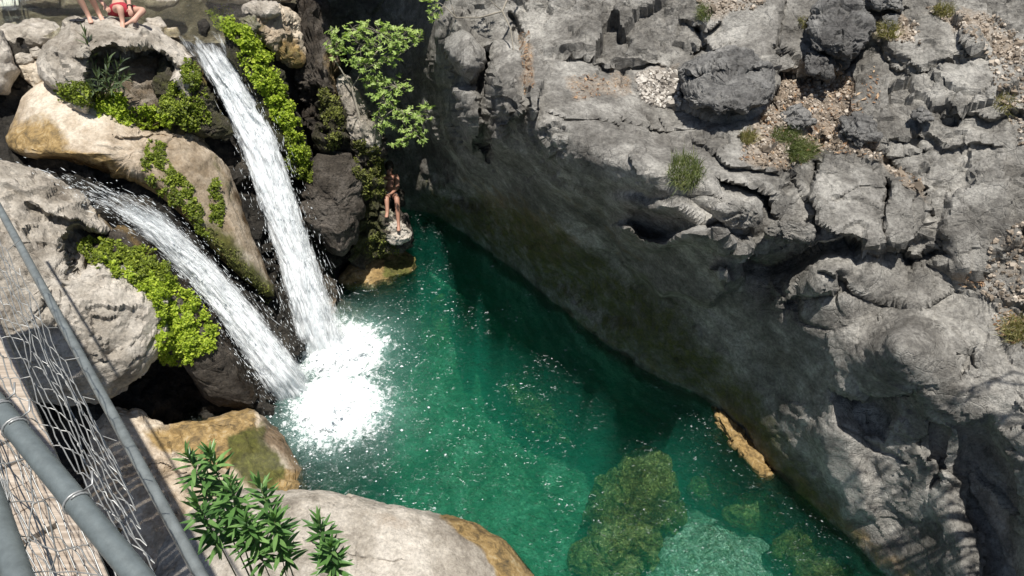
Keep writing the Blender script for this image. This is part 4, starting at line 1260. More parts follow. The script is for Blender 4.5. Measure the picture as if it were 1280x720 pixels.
# ------------------------------------------------------------------ plane saplings at the shaded wall
M_PLANE = leaf_mat('plane_leaf', [(0.2, (0.16, 0.24, 0.05)), (0.5, (0.34, 0.46, 0.12)), (0.8, (0.56, 0.66, 0.24))], 5, 0.35, 0.5)
M_BARK = plain('pale_bark', (0.28, 0.25, 0.2), 0.8, bump=0.5)
def lobed_leaf(mat, S=1.0):
    pts = []
    for k in range(11):
        a = -2.3 + 4.6 * k / 10
        r = (1.08, 0.34)[k % 2] * (1 - 0.10 * abs(a))
        pts.append((0.35 + r * math.cos(a) * .62, r * math.sin(a) * .62, 0.10 * math.cos(3 * a)))
    V_ = [(0.2, 0, 0), (0, 0, .02)] + pts
    F_ = [(0, k, k + 1) for k in range(2, 12)] + [(0, 1, 2), (0, 12, 1)]
    me = bpy.data.meshes.new('leaf')
    me.from_pydata(V_, [], F_)
    me.materials.append(mat)
    return me
def leafy_tree(name, root_pt, limbs, clusters, n, size, label, seed, mat=M_PLANE, cat='tree', flat=0.35, maxn=300):
    rnd = random.Random(seed)
    root = empty(name, root_pt)
    tag(root, label, cat)
    inv = Matrix.Translation(root_pt).inverted()
    A = Acc()
    for pts, r0, r1 in limbs:
        pp_ = [p - root_pt for p in pts]
        A.tube(pp_, [r0 + (r1 - r0) * k / (len(pp_) - 1) for k in range(len(pp_))], 7)
    twigs = Acc()
    me = lobed_leaf(mat)
    tot = sum(c[3] for c in clusters)
    anchors = [p for pts, _, _ in limbs for p in pts[1:]]
    for u, v, t, wgt, ru, rv in clusters:
        c = W(u, v, t)
        k = int(n * wgt / tot)
        near = min(anchors, key=lambda p: (p - c).length)
        twigs.tube([near - root_pt, near.lerp(c, .6) + Vector((0, 0, .03)) - root_pt, c - root_pt], [.008, .006, .004], 5)
        for i in range(k):
            a = rnd.uniform(0, 2 * math.pi); r = math.sqrt(rnd.random())
            p = W(u + ru * r * math.cos(a), v + rv * r * math.sin(a), t + rnd.gauss(0, .12))
            if i % 3 == 0:
                twigs.tube([c - root_pt, c.lerp(p, .5) + Vector((0, 0, .02)) - root_pt, p - root_pt], [.004, .003, .002], 4)
            d = Vector((rnd.gauss(0, 1), rnd.gauss(0, 1), rnd.gauss(-.25, .4)))
            up = Vector((rnd.gauss(0, flat), rnd.gauss(-.25, flat), 1)).normalized()
            leaf_obj(me, root, p, d, up, size * rnd.uniform(.6, 1.2), inv)
    A.build('trunk', M_BARK, root)
    twigs.build('twigs', M_BARK, root)
    return root
r1 = hit(455, 178)[0] or W(455, 178, 14)
leafy_tree('plane_sapling', r1, [([r1, W(450, 150, 13.6), W(440, 110, 13.4), W(455, 85, 13.3), W(475, 60, 13.2)], .035, .012), ([W(440, 110, 13.4), W(425, 85, 13.3), W(415, 70, 13.3)], .018, .008), ([W(455, 85, 13.3), W(490, 75, 13.2), W(525, 50, 13.1)], .016, .006)],
           [(475, 42, 13.0, 5, 30, 20), (500, 50, 13.0, 4, 24, 18), (450, 55, 13.1, 4, 24, 22), (420, 60, 13.2, 3, 16, 16), (440, 35, 13.1, 2, 18, 10), (525, 45, 13.0, 1.3, 10, 12), (455, 80, 13.1, 3, 20, 10), (415, 38, 13.2, 1, 8, 8), (488, 72, 13.1, 1.5, 14, 10)], 290, 0.13,
           'young plane tree with sunlit leaves before the dark wall, upper of two', 5)
r2 = hit(468, 178)[0] or W(468, 178, 14)
leafy_tree('plane_sapling', r2, [([r2, W(470, 150, 13.7), W(476, 128, 13.5), W(495, 135, 13.4), W(520, 146, 13.3), W(535, 140, 13.3)], .028, .006), ([W(476, 128, 13.5), W(480, 108, 13.4), W(490, 98, 13.3)], .014, .006), ([W(495, 135, 13.4), W(505, 155, 13.3), W(515, 168, 13.3)], .01, .005)],
           [(470, 102, 13.3, 4, 18, 10), (495, 108, 13.2, 4, 22, 12), (482, 125, 13.3, 3, 20, 10), (478, 150, 13.4, 3, 14, 14), (505, 140, 13.2, 3, 18, 10), (530, 142, 13.2, 2.2, 12, 12), (515, 162, 13.2, 2.5, 16, 10), (500, 178, 13.3, 1.6, 14, 5), (528, 175, 13.2, .6, 7, 4)], 230, 0.13,
           'young plane tree with drooping sunlit leaves, lower of two', 6)
r3 = hit(640, 12)[0] or W(640, 12, 12)
leafy_tree('plane_sapling', W(650, -40, 11.8), [([W(650, -40, 11.8), W(628, 14, 11.6), W(600, 22, 11.6), W(570, 22, 11.6), W(556, 8, 11.6)], .02, .008), ([W(628, 14, 11.6), W(638, 35, 11.5), W(643, 70, 11.5), W(650, 100, 11.4)], .014, .006), ([W(570, 22, 11.6), W(565, 8, 11.6), W(560, -10, 11.6)], .01, .006), ([W(628, 14, 11.6), W(612, 0, 11.6), W(600, -15, 11.6)], .01, .006)],
           [(545, 5, 11.6, 3, 14, 12), (538, 20, 11.6, 1.5, 8, 8), (560, -15, 11.6, 3, 16, 10), (600, -20, 11.7, 3, 20, 10)], 60, 0.11, 'bare twisting branch crossing the top of the cliff with few leaves', 7)

# ------------------------------------------------------------------ grass tufts, loose stones and dead leaves on the cliff
M_GRASS = leaf_mat('dry_grass', [(0.2, (0.10, 0.10, 0.03)), (0.5, (0.26, 0.24, 0.09)), (0.8, (0.50, 0.42, 0.22))], 6, 0.3, 0.7)
M_GRASSG = leaf_mat('green_grass', [(0.2, (0.05, 0.07, 0.02)), (0.5, (0.13, 0.17, 0.05)), (0.8, (0.32, 0.32, 0.12))], 6, 0.3, 0.7)
def tuft(u, v, n, L, spread, mat, label, seed, ru=8, rv=5, droop=.5):
    rnd = random.Random(seed)
    c, nr = hit(u, v)
    V_, F_ = [], []
    for i in range(n):
        a = rnd.uniform(0, 6.283); r = math.sqrt(rnd.random())
        loc, nn = hit(u + ru * r * math.cos(a), v + rv * r * math.sin(a))
        if loc is None or (loc - c).length > 1.2: continue
        d = (Vector((rnd.gauss(0, spread), rnd.gauss(0, spread), 1)) + nn * .8).normalized()
        l = L * rnd.uniform(.5, 1.2)
        x = d.cross(Vector((rnd.gauss(0, 1), rnd.gauss(0, 1), rnd.gauss(0, 1)))).normalized() * rnd.uniform(.002, .005)
        p = loc - nn * .02 - c
        k = len(V_)
        q1 = p + d * l * .5
        q2 = p + d * l * .95 + Vector((nn.x, nn.y, 0)) * l * .25 - Vector((0, 0, l * droop * rnd.random()))
        V_ += [p - x, p + x, q1 + x * .8, q1 - x * .8, q2]
        F_ += [(k, k + 1, k + 2, k + 3), (k + 3, k + 2, k + 4)]
    o = mk('grass_tuft', V_, F_, mat, None, False)
    o.location = c
    return tag(o, label, 'grass tuft', 'grass tufts growing on the cliff')
tuft(856, 218, 900, .26, .7, M_GRASSG, 'grey green tuft with rusty top on the lip over the shaded wall', 1, 20, 22, .7)
tuft(1000, 192, 700, .25, .6, M_GRASSG, 'largest olive tuft on the stony terrace above the square blocks', 2, 17, 14)
tuft(980, 172, 420, .20, .6, M_GRASSG, 'smaller green tuft just above the largest olive tuft', 3, 16, 8)
tuft(935, 175, 320, .22, .6, M_GRASS, 'dry yellow tuft on the left end of the stony terrace', 4, 9, 7)
tuft(905, 84, 460, .20, .6, M_GRASS, 'yellow grass draped over the dark overhanging block', 5, 16, 6, .9)
tuft(1110, 42, 420, .22, .6, M_GRASS, 'straw coloured tuft near the top above the thin crack', 6, 13, 10)
tuft(1178, 16, 300, .2, .6, M_GRASS, 'dry brown tuft at the top edge right of centre of the cliff', 7, 14, 8)
tuft(1005, 30, 120, .15, .6, M_GRASS, 'thin dry tuft in the crack beside the rounded top block', 8, 7, 8)
tuft(880, 20, 260, .2, .6, M_GRASSG, 'dark wispy tuft in the notch at the top of the cliff', 9, 8, 10)
tuft(1268, 415, 420, .25, 1.0, M_GRASS, 'dead brushwood at the right edge of the cliff', 10, 14, 16)
tuft(1255, 130, 200, .18, .9, M_GRASS, 'dry scrub on the brown slope at the right edge', 11, 14, 14)

def scatter(name, polys, n, size, mat, label, seed, flat=.6, leaf=False):
    rnd = random.Random(seed)
    V_, F_ = [], []
    for poly, wgt in polys:
        us = [p[0] for p in poly]; vs = [p[1] for p in poly]
        c = 0
        for _ in range(n * 6):
            if c >= n * wgt: break
            u, v = rnd.uniform(min(us), max(us)), rnd.uniform(min(vs), max(vs))
            if not in_poly(np.array([u]), np.array([v]), poly)[0]: continue
            c += 1
            loc, nn = hit(u, v)
            if loc is None or (nn.z < .15): continue
            s = size * math.exp(rnd.gauss(-.2, .5))
            x = nn.orthogonal().normalized()
            x.rotate(Matrix.Rotation(rnd.uniform(0, 6.28), 3, nn))
            y = nn.cross(x)
            k = len(V_)
            if leaf:
                nn2 = (nn + Vector((rnd.gauss(0, .4), rnd.gauss(0, .4), 0))).normalized()
                y = nn2.cross(x).normalized()
                b = loc + nn * .015
                V_ += [b - x * s, b + y * s * .35 + nn * s * .2, b + x * s, b - y * s * .35]
                F_ += [(k, k + 1, k + 2, k + 3)]
            else:
                b = loc + nn * s * .25
                for j in range(5):
                    a = j * 1.2566 + rnd.uniform(-.3, .3)
                    V_.append(b + (x * math.cos(a) + y * math.sin(a) * rnd.uniform(.5, 1)) * s * rnd.uniform(.7, 1.1) - nn * s * .35)
                for j in range(5):
                    a = j * 1.2566 + rnd.uniform(-.3, .3)
                    V_.append(b + (x * math.cos(a) + y * math.sin(a) * .8) * s * rnd.uniform(.4, .8) + nn * s * flat * rnd.uniform(.4, 1))
                F_ += [tuple(k + 5 + j for j in range(5))] + [(k + j, k + (j + 1) % 5, k + 5 + (j + 1) % 5, k + 5 + j) for j in range(5)]
    o = mk(name, V_, F_, mat, None, False)
    tag(o, kind='stuff')
    o['label'] = label
    return o
def stone_mat(name, stops):
    k = NT(name)
    g = k.new('ShaderNodeNewGeometry')
    k.link(k.ramp(g.outputs['Random Per Island'], stops), k.bsdf.inputs['Base Color'])
    k.bsdf.inputs['Roughness'].default_value = .9
    return k.m
M_PEB = stone_mat('pale_pebbles', [(0, (0.16, 0.14, 0.12)), (.5, (0.42, 0.38, 0.33)), (1, (0.62, 0.58, 0.52))])
M_RUB = stone_mat('brown_rubble', [(0, (0.09, 0.07, 0.05)), (.5, (0.30, 0.24, 0.18)), (1, (0.55, 0.48, 0.40))])
M_DEAD = stone_mat('dead_leaves', [(0, (0.12, 0.065, 0.035)), (.5, (0.30, 0.17, 0.09)), (1, (0.52, 0.38, 0.24))])
scatter('pebbles', [([(795, 92), (845, 85), (852, 130), (825, 135), (800, 125)], 1)], 600, .034, M_PEB, 'pale loose pebbles in the pocket left of the dark block', 1)
TER = [(960, 130), (1010, 110), (1060, 110), (1075, 130), (1100, 190), (1150, 225), (1160, 240), (1130, 235), (1100, 200), (1060, 195), (1030, 190), (985, 215), (925, 200), (925, 170)]
scatter('rubble', [(TER, 1), ([(985, 85), (1030, 78), (1060, 92), (1070, 120), (1010, 125), (965, 130)], .5), ([(1150, 5), (1250, 20), (1285, 50), (1285, 200), (1250, 130), (1230, 60)], .6), ([(1090, 20), (1150, 25), (1150, 55), (1090, 50)], .2), ([(1240, 300), (1285, 270), (1285, 440), (1225, 360)], .3), ([(870, 0), (970, -5), (940, 12), (880, 20)], .2)],
        1050, .024, M_RUB, 'brown stony rubble on the ledges of the cliff', 2)
scatter('dead_leaves', [(TER, 1), ([(705, 95), (780, 92), (795, 115), (720, 125)], .35), ([(648, 40), (662, 40), (668, 110), (655, 120)], .5), ([(1195, 338), (1230, 338), (1230, 358), (1200, 360)], .35), ([(985, 85), (1060, 80), (1070, 120), (990, 125)], .4), ([(1240, 395), (1285, 380), (1285, 430), (1250, 430)], .3), ([(1080, 90), (1100, 80), (1100, 130), (1070, 130)], .1)],
        520, .022, M_DEAD, 'rusty dead leaves lying on the ledges of the cliff', 3, leaf=True)
# distinct loose blocks on the cliff
def cliff_t(u, v): return float(CL(np.array([u]), np.array([v]))[0])
def block(ol, out, B, lb, mat=M_BLOCK, seed=0, n=4.5, feats=()):
    o = np.array(ol, float)
    c = [(u, v, cliff_t(u, v) - out) for u, v in ol[::2]] + [(o[:, 0].mean(), o[:, 1].mean(), cliff_t(*o.mean(0)) - out)]
    return rock('boulder', ol, c[-1:] if len(ol) < 6 else c, B, mat, B * 2.2, n, 0.045, 2.0, seed, 1.1, feats, label=lb, cat='boulder', nt_=110, nf=30, wobble=3)
block([(854, 96), (858, 82), (900, 62), (940, 68), (966, 82), (966, 110), (955, 128), (930, 142), (905, 138), (872, 132), (856, 124)], .42, .28, 'big dark block jutting from the cliff with yellow grass on top', seed=201, feats=[stepf([(856, 92), (900, 86), (966, 84)], .1, 30)])
block([(1012, 62), (1035, 70), (1040, 78), (1037, 98), (1012, 92), (1008, 78)], .22, .14, 'small dark square block wedged under the rounded top block', seed=202)
block([(1020, 4), (1045, -6), (1072, 6), (1086, 28), (1084, 52), (1062, 72), (1040, 68), (1018, 58), (1012, 30)], .3, .28, 'rounded grey block at the top of the cliff', seed=203, n=3)
block([(958, 284), (975, 276), (1005, 278), (1018, 288), (1010, 300), (975, 302), (958, 294)], .3, .16, 'smooth oval stone stuck under the square blocks', M_CLIFF, 204, 2.6)
block([(890, 262), (915, 252), (945, 258), (948, 272), (930, 284), (900, 276)], .28, .16, 'knobbly grey stone at the end of the lit lip', M_CLIFF, 205, 2.6)
block([(1085, -10), (1128, -10), (1126, 12), (1092, 12)], .3, .16, 'dark block cut by the top edge above the straw coloured tuft', M_BLOCK, 206)
block([(1140, 138), (1152, 136), (1166, 142), (1168, 150), (1150, 152), (1140, 146)], .12, .06, 'grey cobble low on the stony terrace, right end', M_BLOCK, 207, 3)
block([(1052, 150), (1072, 142), (1095, 152), (1098, 172), (1075, 178), (1054, 170)], .16, .12, 'cracked grey stone in the middle of the stony terrace', M_BLOCK, 208, 3)
block([(975, 138), (1000, 132), (1015, 142), (1012, 156), (988, 158), (974, 150)], .16, .1, 'low grey stone among the rubble below the small square block', M_BLOCK, 209, 3)
block([(1108, 20), (1100, 25), (1118, 22), (1122, 80), (1112, 82)], .05, .05, 'thin dark splinter of rock standing in the straw coloured tuft', M_BLOCK, 210, 3)
# ------------------------------------------------------------------ people
M_SKIN = plain('fair_skin', (0.58, 0.34, 0.25), 0.55, vary=0.06)  # fairer skin of the two bathers on the boulder
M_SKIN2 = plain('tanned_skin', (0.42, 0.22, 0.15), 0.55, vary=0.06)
M_RED = plain('red_swim_shorts', (0.34, 0.02, 0.035), 0.8, vary=0.2, scale=30)
M_BLK = plain('black_swim_shorts', (0.015, 0.015, 0.02), 0.8)
M_HAIR = plain('dark_hair', (0.02, 0.014, 0.01), 0.6, vary=0.4, scale=60, bump=0.6)
M_EYE = plain('dark_eye', (0.03, 0.02, 0.02), 0.3)
def tt(u, v, default):
    loc, _ = hit(u, v)
    if loc is None: return default
    return float(-(loc.z - H) / -ray(u, v)[2]) if False else float((loc.z - H) / ray(u, v)[2])
def skinned(name, J, E, mat, parent, root=None, sub=2):
    """J: {joint: (Vector, radius)}; one continuous skinned surface"""
    names = list(J)
    me = bpy.data.meshes.new(name)
    o0 = parent.location if parent else Vector((0, 0, 0))
    me.from_pydata([tuple(J[n][0] - o0) for n in names], [(names.index(a), names.index(b)) for a, b in E], [])
    o = bpy.data.objects.new(name, me)
    COL.objects.link(o)
    o.parent = parent
    sk = o.modifiers.new('skin', 'SKIN')
    sk.use_smooth_shade = True
    sk.branch_smoothing = 0.4
    for i, n in enumerate(names):
        d = me.skin_vertices[0].data[i]
        r = J[n][1]
        d.radius = r if isinstance(r, tuple) else (r, r)
        d.use_root = (n == (root or names[0]))
    s = o.modifiers.new('subdivision', 'SUBSURF')
    s.levels = s.render_levels = sub
    me.materials.append(mat)
    # apply, so that the body is plain mesh
    dg = bpy.context.evaluated_depsgraph_get()
    ev = o.evaluated_get(dg)
    nm = bpy.data.meshes.new_from_object(ev)
    o.modifiers.clear()
    o.data = nm
    if not nm.materials: nm.materials.append(mat)
    nm.polygons.foreach_set('use_smooth', [True] * len(nm.polygons))
    return o
def hand(J, E, wrist, key, d, side, curl=0.5, palm_n=None, s=1.0):
    """palm, four bent fingers of unequal length and a thumb from the palm's side"""
    w0 = J[wrist][0]
    d = d.normalized()
    n = (palm_n or d.cross(side)).normalized()
    side = n.cross(d).normalized() * (1 if side.dot(n.cross(d)) > 0 else -1)
    J[key + 'palm'] = (w0 + d * .045 * s, (.034 * s, .017 * s))
    E.append((wrist, key + 'palm'))
    for i, L in enumerate((.066, .075, .070, .055)):
        off = side * (i - 1.5) * .019 * s
        a = w0 + d * .085 * s + off
        b = a + (d * (1 - .3 * curl) - n * .7 * curl).normalized() * L * .5 * s
        c = b + (d * (1 - 1.1 * curl) - n * 1.3 * curl).normalized() * L * .5 * s
        J[f'{key}f{i}a'] = (a, .0105 * s); J[f'{key}f{i}b'] = (b, .009 * s); J[f'{key}f{i}c'] = (c, .0075 * s)
        E += [(key + 'palm', f'{key}f{i}a'), (f'{key}f{i}a', f'{key}f{i}b'), (f'{key}f{i}b', f'{key}f{i}c')]
    a = w0 + d * .035 * s - side * .038 * s
    b = a + (d * .8 - side * .5 - n * .3).normalized() * .04 * s
    J[key + 'ta'] = (a, .012 * s); J[key + 'tb'] = (b, .009 * s)
    E += [(key + 'palm', key + 'ta'), (key + 'ta', key + 'tb')]
def foot(J, E, ankle, key, d, s=1.0):
    a = J[ankle][0]
    d = Vector((d.x, d.y, 0)).normalized()
    J[key + 'heel'] = (a + Vector((0, 0, -.055)) * s - d * .03 * s, .03 * s)
    J[key + 'mid'] = (a + Vector((0, 0, -.045)) * s + d * .08 * s, (.038 * s, .026 * s))
    J[key + 'toe'] = (a + Vector((0, 0, -.065)) * s + d * .16 * s, (.040 * s, .014 * s))
    E += [(ankle, key + 'heel'), (ankle, key + 'mid'), (key + 'mid', key + 'toe')]
def head_parts(root, c, face, up, s=1.0):
    """hair cap, eyes on the head centred at c"""
    face = face.normalized(); right = face.cross(up).normalized()
    V_, F_ = [], []
    nr2, nt2 = 8, 16
    for i in range(nr2 + 1):
        ph = math.radians(112) * i / nr2
        for j in range(nt2):
            th = 2 * math.pi * j / nt2
            d = up * math.cos(ph) + (right * math.cos(th) * .86 - face * math.sin(th)) * math.sin(ph)
            k = 1.0
            if d.dot(face) > 0.25 and ph > math.radians(62): k = 0.80
            V_.append(c + up * .025 * s + d * .112 * s * k - root.location)
    for i in range(nr2):
        for j in range(nt2):
            F_.append((i * nt2 + j, (i + 1) * nt2 + j, (i + 1) * nt2 + (j + 1) % nt2, i * nt2 + (j + 1) % nt2))
    mk('hair', V_, F_, M_HAIR, root)
    for sd in (-1, 1):
        A = Acc()
        p = c + face * .088 * s + right * .032 * s * sd + up * .004 * s - root.location
        A.tube([p - right * .012 * s, p + face * .004 * s, p + right * .012 * s], [.004 * s, .007 * s, .004 * s], 6)
        A.build('eye', M_EYE, root)
BODY_E = [('pelvis', 'waist'), ('waist', 'chest'), ('chest', 'neckb'), ('neckb', 'neck'), ('neck', 'jaw'), ('jaw', 'head'), ('head', 'crown'), ('jaw', 'chin'), ('head', 'nose'), ('head', 'ear1'), ('head', 'ear2')]
for s_ in '12':
    BODY_E += [('neckb', 'sh' + s_), ('sh' + s_, 'el' + s_), ('el' + s_, 'wr' + s_), ('pelvis', 'hip' + s_), ('hip' + s_, 'kn' + s_), ('kn' + s_, 'ca' + s_), ('ca' + s_, 'an' + s_)]
def person(name, label, loc, pts, face, skin, shorts, handdirs, footdirs, s=1.0, sub=2):
    root = empty(name, loc)
    tag(root, label, 'person')
    J = {}
    up = (pts['head'] - pts['pelvis']).normalized() * .4 + Vector((0, 0, .6)); up.normalize()
    R = dict(pelvis=(.115, .095), waist=(.10, .08), chest=(.125, .095), neckb=(.085, .07), neck=.05, jaw=(.062, .07), head=(.082, .092), crown=.06, sh1=.062, sh2=.062, el1=.04, el2=.04, wr1=(.030, .023), wr2=(.030, .023), hip1=.088, hip2=.088, kn1=.058, kn2=.058, ca1=.054, ca2=.054, an1=.036, an2=.036)
    p = dict(pts)
    face = face.normalized(); right = face.cross(up).normalized()
    p['neck'] = p['head'] - up * .15 * s
    p['neckb'] = p['head'] - up * .215 * s
    p['jaw'] = p['head'] - up * .06 * s + face * .02 * s
    p['crown'] = p['head'] + up * .055 * s
    for i in '12':
        p['ca' + i] = p['kn' + i].lerp(p['an' + i], .35) + (p['kn' + i] - p['an' + i]).orthogonal() * 0
    for k_, r_ in R.items():
        J[k_] = (p[k_], tuple(x * s for x in r_) if isinstance(r_, tuple) else r_ * s)
    J['chin'] = (p['jaw'] - up * .035 * s + face * .045 * s, .025 * s)
    J['nose'] = (p['head'] + face * .098 * s - up * .022 * s, .013 * s)
    J['ear1'] = (p['head'] + right * .082 * s - up * .02 * s, .016 * s)
    J['ear2'] = (p['head'] - right * .082 * s - up * .02 * s, .016 * s)
    E = list(BODY_E)
    for i, (d, sd, cu) in handdirs.items():
        hand(J, E, 'wr' + i, 'h' + i, d, sd, cu, None, s)
    for i, d in footdirs.items():
        foot(J, E, 'an' + i, 'f' + i, d, s)
    skinned('body', J, E, skin, root, 'pelvis', sub)
    head_parts(root, p['head'], face, up, s)
    K = {'pelvis': (p['pelvis'], (.135 * s, .115 * s)), 'belt': (p['pelvis'].lerp(p['waist'], .55), (.118 * s, .097 * s))}
    KE = [('pelvis', 'belt')]
    for i in '12':
        K['hip' + i] = (p['hip' + i], .108 * s)
        K['leg' + i] = (p['hip' + i].lerp(p['kn' + i], .62), .094 * s)
        KE += [('pelvis', 'hip' + i), ('hip' + i, 'leg' + i)]
    skinned('shorts', K, KE, shorts, root, 'pelvis', sub)
    return root, p
# seated bather in red shorts on the boulder
tb = tt(150, 30, 11.7)
Q = lambda u, v, dt: W(u, v, tb + dt)
pts = dict(pelvis=Q(149, 13, .38), waist=Q(147, -8, .42), chest=Q(146, -30, .40), head=Q(147, -66, .28), sh1=Q(131, -38, .38), sh2=Q(163, -38, .38), el1=Q(118, -8, .2), el2=Q(160, -6, .12), wr1=Q(131, 7, .08), wr2=Q(162, 9, -.12),
           hip1=Q(141, 14, .32), hip2=Q(158, 14, .32), kn1=Q(150, 9, -.12), kn2=Q(180, 13, .0), an1=Q(153, 26, -.05), an2=Q(167, 24, -.16))
sitter, sp1 = person('person', 'bather in red shorts sitting cross-legged on the hollow boulder, dark band on the wrist', Q(149, 24, .3), pts, Vector((.1, -1, -.25)), M_SKIN, M_RED,
                {'1': (Q(140, 17, .0) - Q(131, 7, .08), Vector((1, 0, 0)), .45), '2': (Q(164, 22, -.16) - Q(162, 9, -.12), Vector((1, 0, 0)), .4)}, {'1': Vector((.25, -1, 0)), '2': Vector((-1, -.4, 0))})
A = Acc()
wr, el = sp1['wr2'], sp1['el2']
ax = (wr - el).normalized(); x = ax.orthogonal().normalized(); y = ax.cross(x)
A.tube([wr - ax * .02 + (x * math.cos(a) + y * math.sin(a)) * .034 - sitter.location for a in [k * math.pi / 6 for k in range(13)]], .008, 6, False)
A.build('wristband', M_BLK, sitter)
# standing bather
tb2 = tt(114, 26, 11.7)
Q = lambda u, v, dt: W(u, v, tb2 + dt)
an1, an2 = Q(111, 20, .02), Q(124, 17, .10)
U3 = Vector((0, 0, 1))
def sc_(a, dz, dx=0, dy=0): return a + Vector((dx, dy, dz))
pel = (an1 + an2) / 2 + Vector((-.05, .04, .84))
pts = dict(pelvis=pel, waist=sc_(pel, .17), chest=sc_(pel, .36), head=sc_(pel, .69, 0, -.02), sh1=sc_(pel, .46, -.18), sh2=sc_(pel, .46, .18), el1=sc_(pel, .18, -.26, .02), el2=sc_(pel, .18, .26, .02), wr1=sc_(pel, -.06, -.27, -.06), wr2=sc_(pel, -.06, .27, -.06),
           hip1=sc_(pel, -.05, -.09), hip2=sc_(pel, -.05, .09), kn1=an1.lerp(sc_(pel, -.05, -.09), .50) + Vector((-.03, -.04, 0)), kn2=an2.lerp(sc_(pel, -.05, .09), .50) + Vector((-.02, -.04, 0)), an1=an1, an2=an2)
person('person', 'barefoot bather standing on the hollow boulder, only the lower legs in view', (an1 + an2) / 2 - Vector((0, 0, .08)), pts, Vector((.1, -1, -.1)), M_SKIN, M_BLK,
       {'1': (Vector((0, -.1, -1)), Vector((0, 1, 0)), .35), '2': (Vector((0, -.1, -1)), Vector((0, 1, 0)), .35)}, {'1': Vector((.55, -1, 0)), '2': Vector((.7, -1, 0))})
# flip-flop left on the boulder
fl_, fn_ = hit(97, 27)
if fl_ is not None:
    A = Acc()
    n_ = 14
    bot = [Vector((.13 * math.cos(2 * math.pi * k / n_), (.045 + .008 * math.cos(2 * math.pi * k / n_)) * math.sin(2 * math.pi * k / n_), 0)) for k in range(n_)]
    A.add(bot + [b_ + Vector((0, 0, .02)) for b_ in bot], [tuple(range(n_))[::-1], tuple(range(n_, 2 * n_))] + [(k, (k + 1) % n_, n_ + (k + 1) % n_, n_ + k) for k in range(n_)])
    A.tube([(-.01, -.045, .02), (.02, -.02, .05), (.07, 0, .02)], .006, 5); A.tube([(-.01, .045, .02), (.02, .02, .05), (.07, 0, .02)], .006, 5)
    o = A.build('flip_flop', M_BLK)
    o.location = fl_ + Vector((0, 0, .01))
    tag(o, 'black flip-flop lying left of the standing bather\'s foot', 'sandal')
# bather in the shade
tb3 = tt(486, 300, 14.8)
Q = lambda u, v, dt: W(u, v, tb3 + dt)
base3 = tt(484, 262, 14.8)
pts = dict(pelvis=Q(487, 243, .12), waist=Q(487, 235, .14), chest=Q(487, 225, .14), head=Q(486.5, 210, .08), sh1=Q(478.5, 219.5, .1), sh2=Q(496, 219.5, .12), el1=Q(476.5, 234, -.05), el2=Q(497, 235, .0), wr1=Q(481, 242, -.24), wr2=Q(489, 242, -.22),
           hip1=Q(483, 245, .08), hip2=Q(492, 245, .08), kn1=Q(483, 247, -.3), kn2=Q(496, 247, -.28), an1=Q(484.5, 263, -.3), an2=Q(498, 280, -.2))
pr, p3 = person('person', 'bather in dark shorts sitting in the shade of the overhang beside the pool', Q(487, 250, .14), pts, Vector((-.25, -1, -.3)), M_SKIN2, M_BLK,
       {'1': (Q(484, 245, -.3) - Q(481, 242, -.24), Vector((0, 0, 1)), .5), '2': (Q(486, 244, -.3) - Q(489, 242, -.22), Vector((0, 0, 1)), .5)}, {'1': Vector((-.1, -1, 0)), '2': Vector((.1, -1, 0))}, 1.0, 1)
# rock seat and foothold under that bather
rock('boulder', [(470, 240), (484, 236), (503, 240), (506, 256), (494, 262), (478, 262)], [(488, 250, tb3 + .35)], .22, M_WET, .5, 2.8, .05, 2.2, 301, .5, label='dark rock seat under the bather in the shade', cat='boulder', nt_=60, nf=20)
rock('boulder', [(474, 264), (488, 262), (494, 272), (506, 282), (514, 290), (510, 302), (490, 306), (476, 296)], [(480, 268, tb3 - .12), (500, 295, tb3 - .02), (510, 285, tb3 + .0)], .16, M_PALE, .5, 2.6, .07, 2.6, 302, .7, (), [('green', [(470, 262), (490, 262), (484, 310), (470, 310)], 8, .7), ('wet', [(470, 262), (496, 262), (484, 290), (470, 310)], 8, .4)],
     label='knobbly wet pale rock that carries the feet of the bather in the shade', cat='boulder', nt_=80, nf=26)

# ------------------------------------------------------------------ the footbridge with its rails and chain-link netting
M_PIPE = plain('galvanised_pipe', (0.17, 0.195, 0.195), 0.45, 0.3, vary=0.18, scale=40, bump=0.12)
M_PIPE2 = plain('weathered_grey_pipe', (0.22, 0.24, 0.235), 0.5, 0.4, vary=0.3, scale=18, bump=0.2)
M_WIRE = plain('galvanised_wire', (0.40, 0.40, 0.385), 0.45, 0.5, vary=0.35)
kp = NT('weathered_plank')
c_ = kp.coord((1, 1, 1))
mp_ = kp.new('ShaderNodeMapping'); mp_.inputs['Rotation'].default_value = (0, 0, math.radians(-40)); mp_.inputs['Scale'].default_value = (3, 60, 3)
gg = kp.new('ShaderNodeNewGeometry'); kp.link(gg.outputs['Position'], mp_.inputs[0])
kp.link(kp.ramp(kp.noise(mp_.outputs[0], 1, 6, .7), [(.3, (0.22, 0.17, 0.125)), (.55, (0.42, 0.35, 0.28)), (.7, (0.56, 0.49, 0.41))]), kp.bsdf.inputs['Base Color'])
kp.bsdf.inputs['Roughness'].default_value = .85
M_PLANK = kp.m
ax_ = Vector((-1.9, 2.32, 0)).normalized()            # along the bridge
nx_ = Vector((ax_.y, -ax_.x, 0)) * 1.0                # to the right of it (towards the pool)
if nx_.x < 0: nx_ = -nx_
br = empty('footbridge', Vector((-1.6, 1.4, 7.2)))
tag(br, 'footbridge with plank deck, grey pipe rails and chain-link netting in the lower left corner', 'bridge')
def R_(p): return Vector(p) - br.location
def line_ext(a, b, s0, s1, n=24, sag=0.0):
    return [a.lerp(b, s0 + (s1 - s0) * k / (n - 1)) - Vector((0, 0, sag * (1 - (2 * k / (n - 1) - 1) ** 2))) for k in range(n)]
